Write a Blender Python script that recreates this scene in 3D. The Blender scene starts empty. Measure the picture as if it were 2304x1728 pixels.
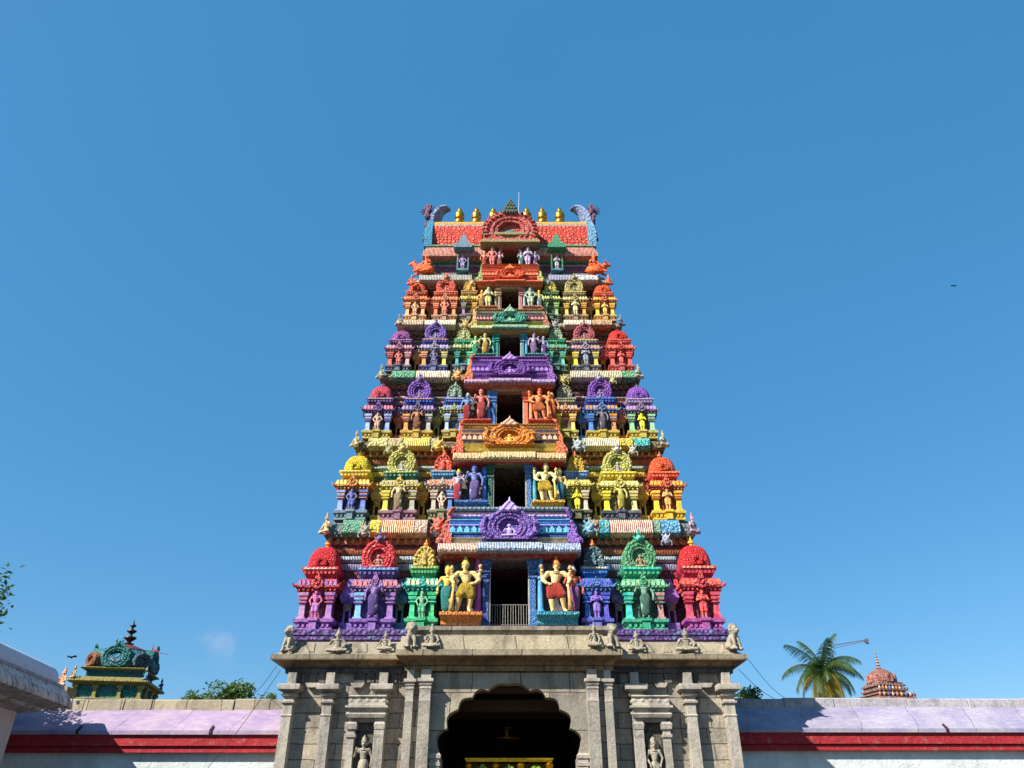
import bpy, bmesh, math, random
from mathutils import Vector, Matrix
R = math.radians
random.seed(7)
SC = bpy.context.scene
COL = SC.collection

# ------------------------------------------------------------------ camera
FPX = 1700.0; PITCH = R(30.6); CX, CY, CZ = 0.09, -25.0, 1.6
cam_d = bpy.data.cameras.new('camera'); cam = bpy.data.objects.new('camera', cam_d); COL.objects.link(cam)
cam_d.sensor_fit = 'HORIZONTAL'; cam_d.sensor_width = 36.0; cam_d.lens = 36.0 * FPX / 2304.0
cam_d.clip_start = 0.1; cam_d.clip_end = 6000
cam.location = (CX, CY, CZ); cam.rotation_euler = (R(90) + PITCH, 0, 0)
SC.camera = cam
# ------------------------------------------------------------------ light
SUN_TO = Vector((-1.28, -1.0, 1.32)).normalized()
EL = math.asin(SUN_TO.z); AZ = math.atan2(SUN_TO.x, SUN_TO.y)
w = bpy.data.worlds.new("World"); SC.world = w; w.use_nodes = True
nt = w.node_tree; nt.nodes.clear()
sky = nt.nodes.new('ShaderNodeTexSky'); sky.sky_type = 'NISHITA'; sky.sun_disc = False
sky.sun_elevation = EL; sky.sun_rotation = AZ
sky.altitude = 100; sky.air_density = 1.0; sky.dust_density = 0.6; sky.ozone_density = 2.2
hs = nt.nodes.new('ShaderNodeHueSaturation'); hs.inputs['Saturation'].default_value = 1.22; hs.inputs['Hue'].default_value = 0.497
bgn = nt.nodes.new('ShaderNodeBackground'); bgn.inputs['Strength'].default_value = 0.086
wo = nt.nodes.new('ShaderNodeOutputWorld')
# faint wisp of cloud low in the sky
tc = nt.nodes.new('ShaderNodeTexCoord')
mp = nt.nodes.new('ShaderNodeMapping'); mp.vector_type = 'POINT'
def ray(u, v):
    x = (u - 1152) / FPX; y = (864 - v) / FPX
    return Vector((x, math.cos(PITCH) - y * math.sin(PITCH), y * math.cos(PITCH) + math.sin(PITCH))).normalized()
cd = ray(492, 1452)
dist = nt.nodes.new('ShaderNodeVectorMath'); dist.operation = 'DISTANCE'; dist.inputs[1].default_value = cd
nz = nt.nodes.new('ShaderNodeTexNoise'); nz.inputs['Scale'].default_value = 34; nz.inputs['Detail'].default_value = 7
ad = nt.nodes.new('ShaderNodeMath'); ad.operation = 'MULTIPLY_ADD'; ad.inputs[1].default_value = 0.075
mr = nt.nodes.new('ShaderNodeMapRange'); mr.interpolation_type = 'SMOOTHSTEP'
mr.inputs['From Min'].default_value = 0.062; mr.inputs['From Max'].default_value = 0.03
mr.inputs['To Min'].default_value = 0; mr.inputs['To Max'].default_value = 0.28
mx = nt.nodes.new('ShaderNodeMix'); mx.data_type = 'RGBA'; mx.inputs['B'].default_value = (3.6, 3.9, 5.0, 1)
L = nt.links.new
L(tc.outputs['Generated'], dist.inputs[0]); L(tc.outputs['Generated'], nz.inputs['Vector'])
L(nz.outputs['Fac'], ad.inputs[0]); L(dist.outputs['Value'], ad.inputs[2]); L(ad.outputs[0], mr.inputs['Value'])
# the Nishita gradient softened by an even blue veil of high haze
veil = nt.nodes.new('ShaderNodeMix'); veil.data_type = 'RGBA'; veil.inputs['Factor'].default_value = 0.5; veil.inputs['B'].default_value = (0.36, 2.1, 4.3, 1)
L(sky.outputs[0], hs.inputs['Color']); L(hs.outputs[0], veil.inputs['A']); L(veil.outputs['Result'], mx.inputs['A'])
n2 = nt.nodes.new('ShaderNodeTexNoise'); n2.inputs['Scale'].default_value = 1.6; n2.inputs['Detail'].default_value = 3; m2 = nt.nodes.new('ShaderNodeMapRange'); m2.inputs['To Min'].default_value = .4; m2.inputs['To Max'].default_value = .66
L(tc.outputs['Generated'], n2.inputs['Vector']); L(n2.outputs['Fac'], m2.inputs['Value']); L(m2.outputs[0], veil.inputs['Factor']); L(mr.outputs[0], mx.inputs['Factor'])
L(mx.outputs['Result'], bgn.inputs[0]); L(bgn.outputs[0], wo.inputs[0])
sd = bpy.data.lights.new('sun', 'SUN'); sd.energy = 5.0; sd.angle = R(0.5); sd.color = (1.0, 0.95, 0.86)
so = bpy.data.objects.new('sun', sd); COL.objects.link(so); so.rotation_euler = SUN_TO.to_track_quat('Z', 'Y').to_euler()
SC.view_settings.view_transform = 'Standard'; SC.view_settings.look = 'None'
SC.view_settings.exposure = 0.97; SC.view_settings.gamma = 1.0

# ------------------------------------------------------------------ photo measurements -> metres
def _t(v):
    y = (864 - v) / FPX
    return (y * math.cos(PITCH) + math.sin(PITCH)), (math.cos(PITCH) - y * math.sin(PITCH))
def ZZ(v, y): a, b = _t(v); return CZ + (y - CY) * a / b          # height of row v on the plane at depth y
def XX(h, v, y): a, b = _t(v); return h / FPX * (y - CY) / b       # width of h pixels there
def XU(u, v, y): return CX + XX(u - 1152, v, y)

# ------------------------------------------------------------------ materials
def lin(h):
    h = h.lstrip('#'); o = []
    for i in (0, 2, 4):
        c = int(h[i:i + 2], 16) / 255.0
        o.append(c / 12.92 if c <= 0.04045 else ((c + 0.055) / 1.055) ** 2.4)
    return (o[0], o[1], o[2], 1)
def mul(c, k): return (min(c[0] * k, .95), min(c[1] * k, .95), min(c[2] * k, .95), 1)
def mixc(a, b, t): return tuple(a[i] * (1 - t) + b[i] * t for i in range(3)) + (1,)
class NT:
    def __init__(s, name):
        s.m = bpy.data.materials.new(name); s.m.use_nodes = True; s.t = s.m.node_tree
        s.b = s.t.nodes['Principled BSDF']
    def n(s, typ, **kw):
        q = s.t.nodes.new(typ)
        for k, v in kw.items():
            if k in q.inputs: q.inputs[k].default_value = v
            else: setattr(q, k, v)
        return q
    def l(s, a, b): s.t.links.new(a, b)
    def pos(s, sc=(1, 1, 1)):
        g = s.n('ShaderNodeNewGeometry'); m = s.n('ShaderNodeMapping'); m.inputs['Scale'].default_value = sc
        s.l(g.outputs['Position'], m.inputs[0]); return m.outputs[0]
    def noise(s, vec, scale, detail=3, rough=.55, out='Fac'):
        q = s.n('ShaderNodeTexNoise', Scale=scale, Detail=detail, Roughness=rough); s.l(vec, q.inputs['Vector']); return q.outputs[out]
    def ramp(s, fac, a, b, lo=0., hi=1.):
        q = s.n('ShaderNodeMapRange'); q.inputs['From Min'].default_value = a; q.inputs['From Max'].default_value = b
        q.inputs['To Min'].default_value = lo; q.inputs['To Max'].default_value = hi; s.l(fac, q.inputs['Value']); return q.outputs[0]
    def mix(s, f, a, b, mode='MIX'):
        q = s.n('ShaderNodeMix', data_type='RGBA', blend_type=mode)
        for v, k in ((f, 'Factor'), (a, 'A'), (b, 'B')):
            if hasattr(v, 'links'): s.l(v, q.inputs[k])
            else: q.inputs[k].default_value = v
        return q.outputs['Result']
    def math(s, op, a, b=0.0):
        q = s.n('ShaderNodeMath', operation=op)
        for i, v in enumerate((a, b)):
            if hasattr(v, 'links'): s.l(v, q.inputs[i])
            else: q.inputs[i].default_value = v
        return q.outputs[0]
    def bump(s, h, strength, dist):
        q = s.n('ShaderNodeBump', Strength=strength, Distance=dist); s.l(h, q.inputs['Height']); s.l(q.outputs[0], s.b.inputs['Normal'])
CACHE = {}
PICK = [lin(q) for q in ('e8d8a0', '3a78c0', 'e8a030', '30a090', 'd05848', 'd8d0c0', '8858a8')]
def hash_(h): return sum(ord(ch) * (k + 3) for k, ch in enumerate(h))
def paint(hx, mode='relief', acc=None, sc=1.0):
    key = (hx, mode, acc, sc)
    if key in CACHE: return CACHE[key]
    base = mul(lin(hx), 1.0); N = NT('painted stucco ' + hx + ' ' + mode)
    p = N.pos()
    ac = lin(acc) if acc else mixc(base, (.82, .76, .64, 1), .38)
    dirt_shade = mixc(mul(base, .35), (.05, .045, .04, 1), .35)  # grime tone, also used to paint shade into the carved crevices
    n1 = N.noise(p, 5.5 * sc, 5, .65); streak = N.noise(N.pos((7, 7, .9)), 1.0, 4, .6)
    fine = N.noise(p, 13 * sc, 5, .75)
    c = base
    if mode == 'relief':
        v = N.n('ShaderNodeTexVoronoi', Scale=9.5 * sc, Randomness=.9); v.feature = 'SMOOTH_F1'; v.inputs['Smoothness'].default_value = .35
        N.l(N.pos(), v.inputs['Vector'])
        d = v.outputs['Distance']
        sp = N.n('ShaderNodeSeparateColor'); N.l(v.outputs['Color'], sp.inputs[0])
        c = N.mix(N.ramp(d, .5, .1, 0, .55), mul(base, .92), ac)
        c = N.mix(N.ramp(sp.outputs[0], .8, .88, 0, .3), c, PICK[hash_(hx) % len(PICK)])
        c = N.mix(N.ramp(sp.outputs[1], .3, 0, 0, .25), c, mul(base, .4))
        c = N.mix(N.ramp(d, .46, .7, 0, .6), c, dirt_shade)
        h = N.math('ADD', N.ramp(d, .7, .1), N.math('MULTIPLY', fine, .4)); bs, bd = .75, .06
    elif mode == 'scales':
        v = N.n('ShaderNodeTexVoronoi', Scale=8.5 * sc, Randomness=.55); v.feature = 'DISTANCE_TO_EDGE'; N.l(p, v.inputs['Vector'])
        d = v.outputs['Distance']
        c = N.mix(N.ramp(d, .02, .14), mixc(dirt_shade, base, .45), base)
        c = N.mix(N.ramp(d, .2, .42, 0, .7), c, ac)
        h = N.math('ADD', N.ramp(d, 0, .3), N.math('MULTIPLY', fine, .35)); bs, bd = .9, .06
    elif mode == 'band':      # small repeated carved teeth painted in a second colour
        wv = N.n('ShaderNodeTexWave', Scale=3.6 * sc, Distortion=2.2); wv.inputs['Detail'].default_value = 3; wv.inputs['Detail Scale'].default_value = 2.5
        v = N.n('ShaderNodeTexVoronoi', Scale=10 * sc, Randomness=.8); N.l(p, v.inputs['Vector']); sp = N.n('ShaderNodeSeparateColor'); N.l(v.outputs['Color'], sp.inputs[0])
        N.l(p, wv.inputs['Vector']); d = N.math('ADD', N.math('MULTIPLY', wv.outputs['Fac'], .72), N.math('MULTIPLY', sp.outputs[0], .28))
        c = N.mix(N.ramp(d, .4, .55), base, ac)
        c = N.mix(N.ramp(sp.outputs[1], .75, .9, 0, .3), c, dirt_shade)
        c = N.mix(N.ramp(wv.outputs['Fac'], .22, .05, 0, .6), c, dirt_shade)
        h = N.math('ADD', wv.outputs['Fac'], N.math('MULTIPLY', fine, .6)); bs, bd = .8, .05
    else:
        c = N.mix(N.ramp(n1, .42, .7, 0, .45), base, ac)
        c = N.mix(N.ramp(fine, .5, .68, 0, .35), c, mul(base, .55))
        h = N.math('ADD', fine, N.math('MULTIPLY', n1, 1.5)); bs, bd = .55, .03
    c = N.mix(N.ramp(n1, .52, .36, 0, .55 if mode != 'plain' else .3), c, dirt_shade)
    c = N.mix(N.ramp(streak, .56, .72, 0, .45), c, dirt_shade)
    N.l(c, N.b.inputs['Base Color']); N.b.inputs['Roughness'].default_value = .62
    N.b.inputs['Specular IOR Level'].default_value = .3
    N.bump(h, bs, bd)
    CACHE[key] = N.m; return N.m
def flat(name, hx, rough=.7, metal=0, bumps=.3, nsc=12, var=.35):
    key = ('flat', name)
    if key in CACHE: return CACHE[key]
    N = NT(name); p = N.pos(); n = N.noise(p, nsc, 5, .6); b = lin(hx)
    N.l(N.mix(N.ramp(n, .3, .7), mul(b, 1 - var), mul(b, 1 + var * .6)), N.b.inputs['Base Color'])
    N.b.inputs['Roughness'].default_value = rough; N.b.inputs['Metallic'].default_value = metal
    N.bump(n, bumps, .03); CACHE[key] = N.m; return N.m
def stone(name, hx, bricks=True, hx2=None, stain=.4, bw=.95, bh=.43):
    key = ('stone', name)
    if key in CACHE: return CACHE[key]
    N = NT(name); base = lin(hx); b2 = lin(hx2) if hx2 else mul(base, .72)
    g = N.n('ShaderNodeNewGeometry'); sp = N.n('ShaderNodeSeparateXYZ'); N.l(g.outputs['Position'], sp.inputs[0])
    p = g.outputs['Position']
    big = N.noise(p, 1.3, 4, .6); mid = N.noise(p, 9, 4, .65); grain = N.noise(p, 24, 4, .85)
    c = N.mix(N.ramp(big, .35, .65), base, b2)
    c = N.mix(N.ramp(mid, .35, .7, 0, .5), c, mul(base, 1.25))
    h = N.math('ADD', N.math('MULTIPLY', grain, .5), N.math('MULTIPLY', mid, 1.2))
    if bricks:
        cmb = N.n('ShaderNodeCombineXYZ'); ax = N.math('ADD', sp.outputs['X'], sp.outputs['Y'])
        wob = N.math('MULTIPLY', N.noise(p, .9, 2), .12)
        N.l(N.math('ADD', ax, wob), cmb.inputs['X']); N.l(N.math('ADD', sp.outputs['Z'], N.math('MULTIPLY', N.noise(p, 1.6, 2), .05)), cmb.inputs['Y'])
        br = N.n('ShaderNodeTexBrick', Scale=1.0); br.offset = .42; br.squash = .8; br.squash_frequency = 3
        br.inputs['Brick Width'].default_value = bw; br.inputs['Row Height'].default_value = bh
        br.inputs['Mortar Size'].default_value = .015; br.inputs['Mortar Smooth'].default_value = .35; br.inputs['Bias'].default_value = 0
        br.inputs['Color1'].default_value = (.66, .66, .68, 1); br.inputs['Color2'].default_value = (1.14, 1.08, .98, 1); br.inputs['Mortar'].default_value = (.2, .19, .17, 1)
        N.l(cmb.outputs[0], br.inputs['Vector'])
        c = N.mix(1.0, c, br.outputs['Color'], 'MULTIPLY')
        h = N.math('SUBTRACT', h, N.math('MULTIPLY', br.outputs['Fac'], 1.6))
    c = N.mix(N.ramp(grain, .5, .64, 0, .6), c, mul(base, .3))
    c = N.mix(N.ramp(grain, .42, .3, 0, .5), c, (.62, .6, .55, 1))
    st = N.noise(N.pos((2.2, 2.2, .5)), 1.2, 5, .65)
    c = N.mix(N.ramp(st, .5, .68, 0, stain), c, (.045, .038, .032, 1))
    N.l(c, N.b.inputs['Base Color']); N.b.inputs['Roughness'].default_value = .85; N.b.inputs['Specular IOR Level'].default_value = .25
    N.bump(h, .6, .03); CACHE[key] = N.m; return N.m

# ------------------------------------------------------------------ mesh toolkit
class MB:
    def __init__(s): s.v = []; s.f = []
    def add(s, vs, fs):
        o = len(s.v); s.v += [tuple(q) for q in vs]; s.f += [tuple(i + o for i in f) for f in fs]
    def box(s, x0, x1, y0, y1, z0, z1):
        s.loft([(x0, x1, y0, y1, z0), (x0, x1, y0, y1, z1)])
    def loft(s, rs):                     # rectangles stacked in z
        vs = []; fs = []
        for (x0, x1, y0, y1, z) in rs: vs += [(x0, y0, z), (x1, y0, z), (x1, y1, z), (x0, y1, z)]
        for i in range(len(rs) - 1):
            for k in range(4):
                a = i * 4 + k; b = i * 4 + (k + 1) % 4; fs.append((a, b, b + 4, a + 4))
        fs.append((3, 2, 1, 0)); n = len(vs); fs.append((n - 4, n - 3, n - 2, n - 1)); s.add(vs, fs)
    def stack(s, cx, cy, hx, hy, prof):  # (z, offset) round a rectangle
        s.loft([(cx - hx - o, cx + hx + o, cy - hy - o, cy + hy + o, z) for z, o in prof])
    def lathe(s, cx, cy, prof, n=14, e=2.0, sx=1, sy=1, rot=0):   # superellipse rings
        vs = []; fs = []
        for z, r in prof:
            for k in range(n):
                a = 2 * math.pi * k / n + rot; c, q = math.cos(a), math.sin(a)
                d = (abs(c) ** e + abs(q) ** e) ** (-1 / e)
                vs.append((cx + sx * r * d * c, cy + sy * r * d * q, z))
        m = len(prof)
        for i in range(m - 1):
            for k in range(n):
                a = i * n + k; b = i * n + (k + 1) % n; fs.append((a, b, b + n, a + n))
        fs.append(tuple(range(n - 1, -1, -1))); fs.append(tuple(range((m - 1) * n, m * n))); s.add(vs, fs)
    def prism(s, poly, axis, a, b):      # polygon extruded along an axis ('x': poly=(y,z); 'y': poly=(x,z); 'z': (x,y))
        n = len(poly); vs = []
        for t in (a, b):
            for p, q in poly: vs.append({'x': (t, p, q), 'y': (p, t, q), 'z': (p, q, t)}[axis])
        s.add(vs, [tuple(range(n)), tuple(range(2 * n - 1, n - 1, -1))] + [(i, i + n, (i + 1) % n + n, (i + 1) % n) for i in range(n)])
    def tube(s, pts, rad, n=8, caps=True):
        pts = [Vector(p) for p in pts]; m = len(pts)
        if not hasattr(rad, '__len__'): rad = [rad] * m
        vs = []; fs = []; up = Vector((0.13, .2, 1)).normalized()
        for i, p in enumerate(pts):
            d = (pts[min(i + 1, m - 1)] - pts[max(i - 1, 0)])
            d = d.normalized() if d.length > 1e-9 else up
            a = d.cross(up)
            if a.length < .05: a = d.cross(Vector((1, 0, 0)))
            a.normalize(); b = a.cross(d)
            for k in range(n):
                t = 2 * math.pi * k / n; vs.append(p + (a * math.cos(t) + b * math.sin(t)) * rad[i])
        for i in range(m - 1):
            for k in range(n):
                x = i * n + k; y = i * n + (k + 1) % n; fs.append((x, y, y + n, x + n))
        if caps: fs.append(tuple(range(n - 1, -1, -1))); fs.append(tuple(range((m - 1) * n, m * n)))
        s.add(vs, fs)
    def ball(s, c, r, n=10, m=6):
        rx, ry, rz = (r, r, r) if not hasattr(r, '__len__') else r
        vs = []; fs = []
        for i in range(m + 1):
            ph = math.pi * (i + .0) / m; ph = min(max(ph, .08), math.pi - .08)
            for k in range(n):
                t = 2 * math.pi * k / n
                vs.append((c[0] + rx * math.sin(ph) * math.cos(t), c[1] + ry * math.sin(ph) * math.sin(t), c[2] - rz * math.cos(ph)))
        for i in range(m):
            for k in range(n):
                a = i * n + k; b = i * n + (k + 1) % n; fs.append((a, b, b + n, a + n))
        fs.append(tuple(range(n - 1, -1, -1))); fs.append(tuple(range(m * n, (m + 1) * n))); s.add(vs, fs)
    def cap(s, a, ra, b, rb, n=10):      # tapered limb with round ends
        a = Vector(a); b = Vector(b); d = b - a
        pts = [a - d.normalized() * ra * .8, a - d.normalized() * ra * .4, a, a + d * .5, b, b + d.normalized() * rb * .4, b + d.normalized() * rb * .8]
        s.tube(pts, [ra * .45, ra * .85, ra, (ra + rb) / 2, rb, rb * .85, rb * .45], n)
    def ring(s, c, R_, r, ax='z', n=18, m=6, sy=1):
        pts = []
        vs = []; fs = []
        for i in range(n):
            t = 2 * math.pi * i / n
            for k in range(m):
                u = 2 * math.pi * k / m; rr = R_ + r * math.cos(u); h = r * math.sin(u)
                p = (rr * math.cos(t), rr * math.sin(t) * sy, h) if ax == 'z' else (rr * math.cos(t), h, rr * math.sin(t) * sy)
                vs.append((c[0] + p[0], c[1] + p[1], c[2] + p[2]))
        for i in range(n):
            for k in range(m):
                fs.append((i * m + k, ((i + 1) % n) * m + k, ((i + 1) % n) * m + (k + 1) % m, i * m + (k + 1) % m))
        s.add(vs, fs)
    def mesh(s, name, smooth=None, remesh=None, bev=0):
        me = bpy.data.meshes.new(name); me.from_pydata(s.v, [], s.f)
        bm = bmesh.new(); bm.from_mesh(me)
        bmesh.ops.recalc_face_normals(bm, faces=bm.faces)
        if bev:
            es = [e for e in bm.edges if len(e.link_faces) == 2 and e.calc_face_angle(0) > .6]
            bmesh.ops.bevel(bm, geom=es, offset=bev, segments=1, affect='EDGES', profile=.5, clamp_overlap=True)
        bm.to_mesh(me); bm.free()
        if remesh:
            o = bpy.data.objects.new('tmp', me); COL.objects.link(o)
            mo = o.modifiers.new('r', 'REMESH'); mo.mode = 'VOXEL'; mo.voxel_size = remesh; mo.use_smooth_shade = True
            ms = o.modifiers.new('s', 'SMOOTH'); ms.factor = .5; ms.iterations = 2
            dg = bpy.context.evaluated_depsgraph_get(); dg.update()
            m2 = bpy.data.meshes.new_from_object(o.evaluated_get(dg)); bpy.data.objects.remove(o); m2.name = name; me = m2
            smooth = True
        if smooth is True: me.shade_smooth() if hasattr(me, 'shade_smooth') else None
        elif smooth: me.polygons.foreach_set('use_smooth', [True] * len(me.polygons)); me.set_sharp_from_angle(angle=R(smooth))
        return me
def obj(name, me, mat, parent=None, loc=(0, 0, 0), scl=(1, 1, 1), rz=0):
    if isinstance(me, MB): me = me.mesh(name, smooth=38)
    o = bpy.data.objects.new(name, me); COL.objects.link(o)
    if not me.materials: me.materials.append(None)
    o.material_slots[0].link = 'OBJECT'; o.material_slots[0].material = mat
    o.location = loc; o.scale = scl; o.rotation_euler = (0, 0, rz)
    if parent is not None: o.parent = parent
    return o
def tag(o, label, cat, group=None):
    o['label'] = label; o['category'] = cat
    if group: o['group'] = group
    return o
def struct(o): o['kind'] = 'structure'; return o
def thing(name, label, cat, loc=(0, 0, 0), rz=0, group=None):
    o = bpy.data.objects.new(name, None); COL.objects.link(o); o.location = loc; o.rotation_euler = (0, 0, rz)
    o.empty_display_size = .2
    return tag(o, label, cat, group)

# ------------------------------------------------------------------ figures (unit: 1.0 from feet to top of head)
def hand(b, w, d, r=.020):
    """palm, four unequal bent fingers and a thumb; w wrist, d direction"""
    w = Vector(w); d = Vector(d).normalized(); sd_ = d.cross(Vector((0, 1, 0)))
    if sd_.length < .1: sd_ = Vector((1, 0, 0))
    sd_.normalize(); nr = sd_.cross(d)
    b.cap(w, r * .9, w + d * .035, r * 1.05)
    for k, ln in enumerate((.030, .036, .034, .026)):
        o = w + d * .045 + sd_ * (k - 1.5) * .0125
        b.tube([o, o + d * ln * .6 + nr * .004, o + d * ln + nr * .016], [.0075, .007, .005], 5)
    o = w + d * .015 - sd_ * .02
    b.tube([o, o - sd_ * .018 + d * .016, o - sd_ * .018 + d * .036], [.009, .008, .006], 5)
def head(b, c, r=.066):
    x, y, z = c
    b.ball(c, (r * .82, r * .92, r * 1.12), 14, 10)
    b.cap((x, y - .01, z - .10), .034, (x, y, z - .03), .034)
    b.cap((x, y - r * .88, z + .012), .008, (x, y - r * 1.1, z - .012), .012)      # nose
    for s_ in (-1, 1):
        b.ball((x + s_ * .02, y - r * .86, z + .012), (.012, .008, .008), 8, 5)     # eyes
        b.ball((x + s_ * r * .86, y, z - .008), (.012, .014, .026), 8, 5)           # ears
        b.ball((x + s_ * .028, y - r * .6, z - .018), (.018, .018, .018), 8, 5)
    b.ball((x, y - r * .88, z - .032), (.018, .009, .006), 8, 5)                    # mouth
    b.ball((x, y - r * .6, z - .052), (.018, .018, .014), 8, 5)                     # chin
def crown(b, c, tall=.17, w=.068):
    x, y, z = c
    b.lathe(x, y + .005, [(z + .02, w * .95), (z + .035, w * 1.15), (z + .05, w * .95), (z + .06, w * 1.02), (z + .085, w * .8), (z + .1, w * .84),
             (z + .125, w * .6), (z + .135, w * .62), (z + tall * .95, w * .3), (z + tall, w * .34), (z + tall * 1.15, w * .08)], 12)
def limb(b, pts, rads):
    for i in range(len(pts) - 1): b.cap(pts[i], rads[i], pts[i + 1], rads[i + 1])
def torso(b, hipx, chx, hd):
    b.cap((hipx - .035, 0, .49), .075, (hipx + .035, 0, .49), .075)
    b.cap((hipx, 0, .52), .072, ((hipx + chx) / 2, 0, .61), .06)
    b.cap(((hipx + chx) / 2, -.015, .60), .07, (chx, 0, .72), .094)
    b.cap((chx - .06, 0, .735), .062, (chx + .06, 0, .735), .062)
    for s_ in (-1, 1):
        b.ball((chx + s_ * .045, -.055, .725), (.042, .03, .035), 10, 6)
        b.ball((chx + s_ * .13, 0, .775), .042, 10, 6)
    b.cap((chx - .1, 0, .785), .03, (chx + .1, 0, .785), .03)
    head(b, hd)
def skirt_folds(b, pts, rads, n=8):
    limb(b, pts, rads)
    for i in range(n):
        t = (i + .5) / n; k = t * (len(pts) - 1); j = int(k); f = k - j
        a = Vector(pts[j]).lerp(Vector(pts[min(j + 1, len(pts) - 1)]), f); r = rads[j] * (1 - f) + rads[min(j + 1, len(pts) - 1)] * f
        b.ring(a, r * .98, .009, 'z', 16, 6)
def build_figure(kind, mir=1):
    B = MB(); S = MB(); C = MB(); J = MB()
    m = lambda p: (p[0] * mir, p[1], p[2])
    M = lambda ps: [m(p) for p in ps]
    if kind == 'guardian':
        hx, cx_ = .03 * mir, -.005 * mir; hd = (-.015 * mir, -.015, .90); torso(B, hx, cx_, hd)
        limb(B, M([(.075, 0, .47), (.085, -.03, .27), (.07, 0, .06)]), [.082, .06, .036]); limb(B, M([(.07, 0, .05), (.085, -.09, .02)]), [.03, .022])
        limb(B, M([(-.02, -.01, .47), (-.10, -.1, .29), (-.135, -.02, .07)]), [.082, .06, .036]); limb(B, M([(-.135, -.02, .05), (-.17, -.1, .02)]), [.03, .022])
        for pts, d in (([(.14, 0, .77), (.235, -.02, .63), (.15, -.09, .54)], (-.8, -.4, -.1)), ([(-.14, 0, .77), (-.25, -.03, .64), (-.2, -.13, .53)], (0, -.2, -1)),
                       ([(.12, .03, .78), (.23, .0, .68), (.25, -.05, .79)], (0, 0, 1)), ([(-.12, .03, .78), (-.23, .0, .68), (-.25, -.05, .79)], (0, 0, 1))):
            limb(B, M(pts), [.05, .04, .028]); hand(B, m(pts[-1]), m(d), .024)
            a, b_ = Vector(m(pts[0])), Vector(m(pts[1])); J.ring(a.lerp(b_, .45), .04, .008); J.ring(Vector(m(pts[2])), .026, .007)
        S.cap((hx - .03, 0, .5), .088, (hx + .03, 0, .5), .088)
        skirt_folds(S, M([(.07, -.005, .5), (.085, -.03, .3)]), [.1, .086], 6); skirt_folds(S, M([(-.01, -.01, .5), (-.095, -.095, .31)]), [.1, .086], 6)
        S.cap(m((.03, -.03, .47)), .1, m((.0, -.06, .34)), .07)
        for k in range(5): S.tube(M([(.03 - .02 * k + .02, -.1, .52), (.02 - .012 * k, -.115, .4), (.02 - .02 * k, -.1, .27 + .01 * k)]), [.014, .012, .006], 6)
        S.ring((hx, 0, .545), .078, .016)
        crown(C, hd, .19)
        J.ring((cx_, -.01, .785), .062, .012); J.ring((cx_, -.03, .745), .068, .010)
        J.cap(m((.252, -.05, .85)), .022, m((.252, -.05, .90)), .038); J.cap(m((-.25, -.05, .85)), .042, m((-.25, -.05, .90)), .02)
        J.tube(M([(-.2, -.15, .5), (-.22, -.15, .22), (-.23, -.14, .02)]), [.018, .03, .05], 10)      # club
    elif kind == 'devi':
        hx, cx_ = .03 * mir, -.01 * mir; hd = (-.005 * mir, -.01, .90); torso(B, hx, cx_, hd)
        limb(B, M([(.06, 0, .45), (.06, -.02, .25), (.05, 0, .05), (.06, -.07, .02)]), [.07, .05, .03, .022])
        limb(B, M([(-.03, 0, .45), (-.06, -.06, .26), (-.05, 0, .05), (-.07, -.08, .02)]), [.07, .05, .03, .022])
        for pts, d in (([(.13, 0, .77), (.2, .0, .62), (.19, -.05, .48)], (0, -.1, -1)), ([(-.13, 0, .77), (-.2, -.03, .64), (-.16, -.1, .76)], (0, 0, 1))):
            limb(B, M(pts), [.036, .028, .021]); hand(B, m(pts[-1]), m(d)); J.ring(Vector(m(pts[2])), .025, .007)
        skirt_folds(S, M([(.015, 0, .52), (.01, -.02, .36), (0, -.01, .1)]), [.115, .115, .1], 12)
        crown(C, hd, .15); J.ring((cx_, -.02, .77), .066, .011); J.ring((hx, 0, .54), .08, .013)
    elif kind == 'niche':
        hd = (0, -.01, .90); torso(B, 0.0, 0.0, hd)
        limb(B, [(.05, 0, .47), (.055, -.02, .26), (.05, 0, .05), (.06, -.08, .02)], [.068, .05, .032, .024])
        limb(B, [(-.05, 0, .47), (-.06, -.035, .26), (-.05, 0, .05), (-.06, -.08, .02)], [.068, .05, .032, .024])
        for s_ in (-1, 1):
            pts = [(.13 * s_, 0, .77), (.185 * s_, -.02, .62), (.04 * s_, -.12, .66)] if mir > 0 else [(.13 * s_, 0, .77), (.2 * s_, 0, .64), (.13 * s_, -.09, .5)]
            limb(B, pts, [.038, .03, .022]); hand(B, pts[-1], (-.2 * s_, -.3, .9 if mir > 0 else -.8))
        S.cap((-.03, 0, .5), .084, (.03, 0, .5), .084)
        for s_ in (-1, 1): skirt_folds(S, [(.05 * s_, 0, .5), (.058 * s_, -.03, .24)], [.076, .06], 7)
        crown(C, hd, .16); J.ring((0, -.02, .775), .066, .011); J.ring((0, 0, .54), .078, .014)
        # halo slab behind the head
        J.lathe(0, .05, [(.70, .10), (.78, .13), (.9, .14), (1.0, .10), (1.08, .03)], 12, 2, 1, .2)
    elif kind == 'seated':            # 1.0 from seat to top of head
        hd = (0, -.03, .80)
        B.cap((-.08, 0, .12), .13, (.08, 0, .12), .13); B.cap((0, 0, .2), .12, (0, -.01, .5), .12); B.cap((-.11, 0, .56), .075, (.11, 0, .56), .075)
        h = MB(); head(h, (0, 0, 0)); B.add([(p[0] * 1.75 + hd[0], p[1] * 1.75 + hd[1], p[2] * 1.75 + hd[2]) for p in h.v], h.f)
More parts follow.
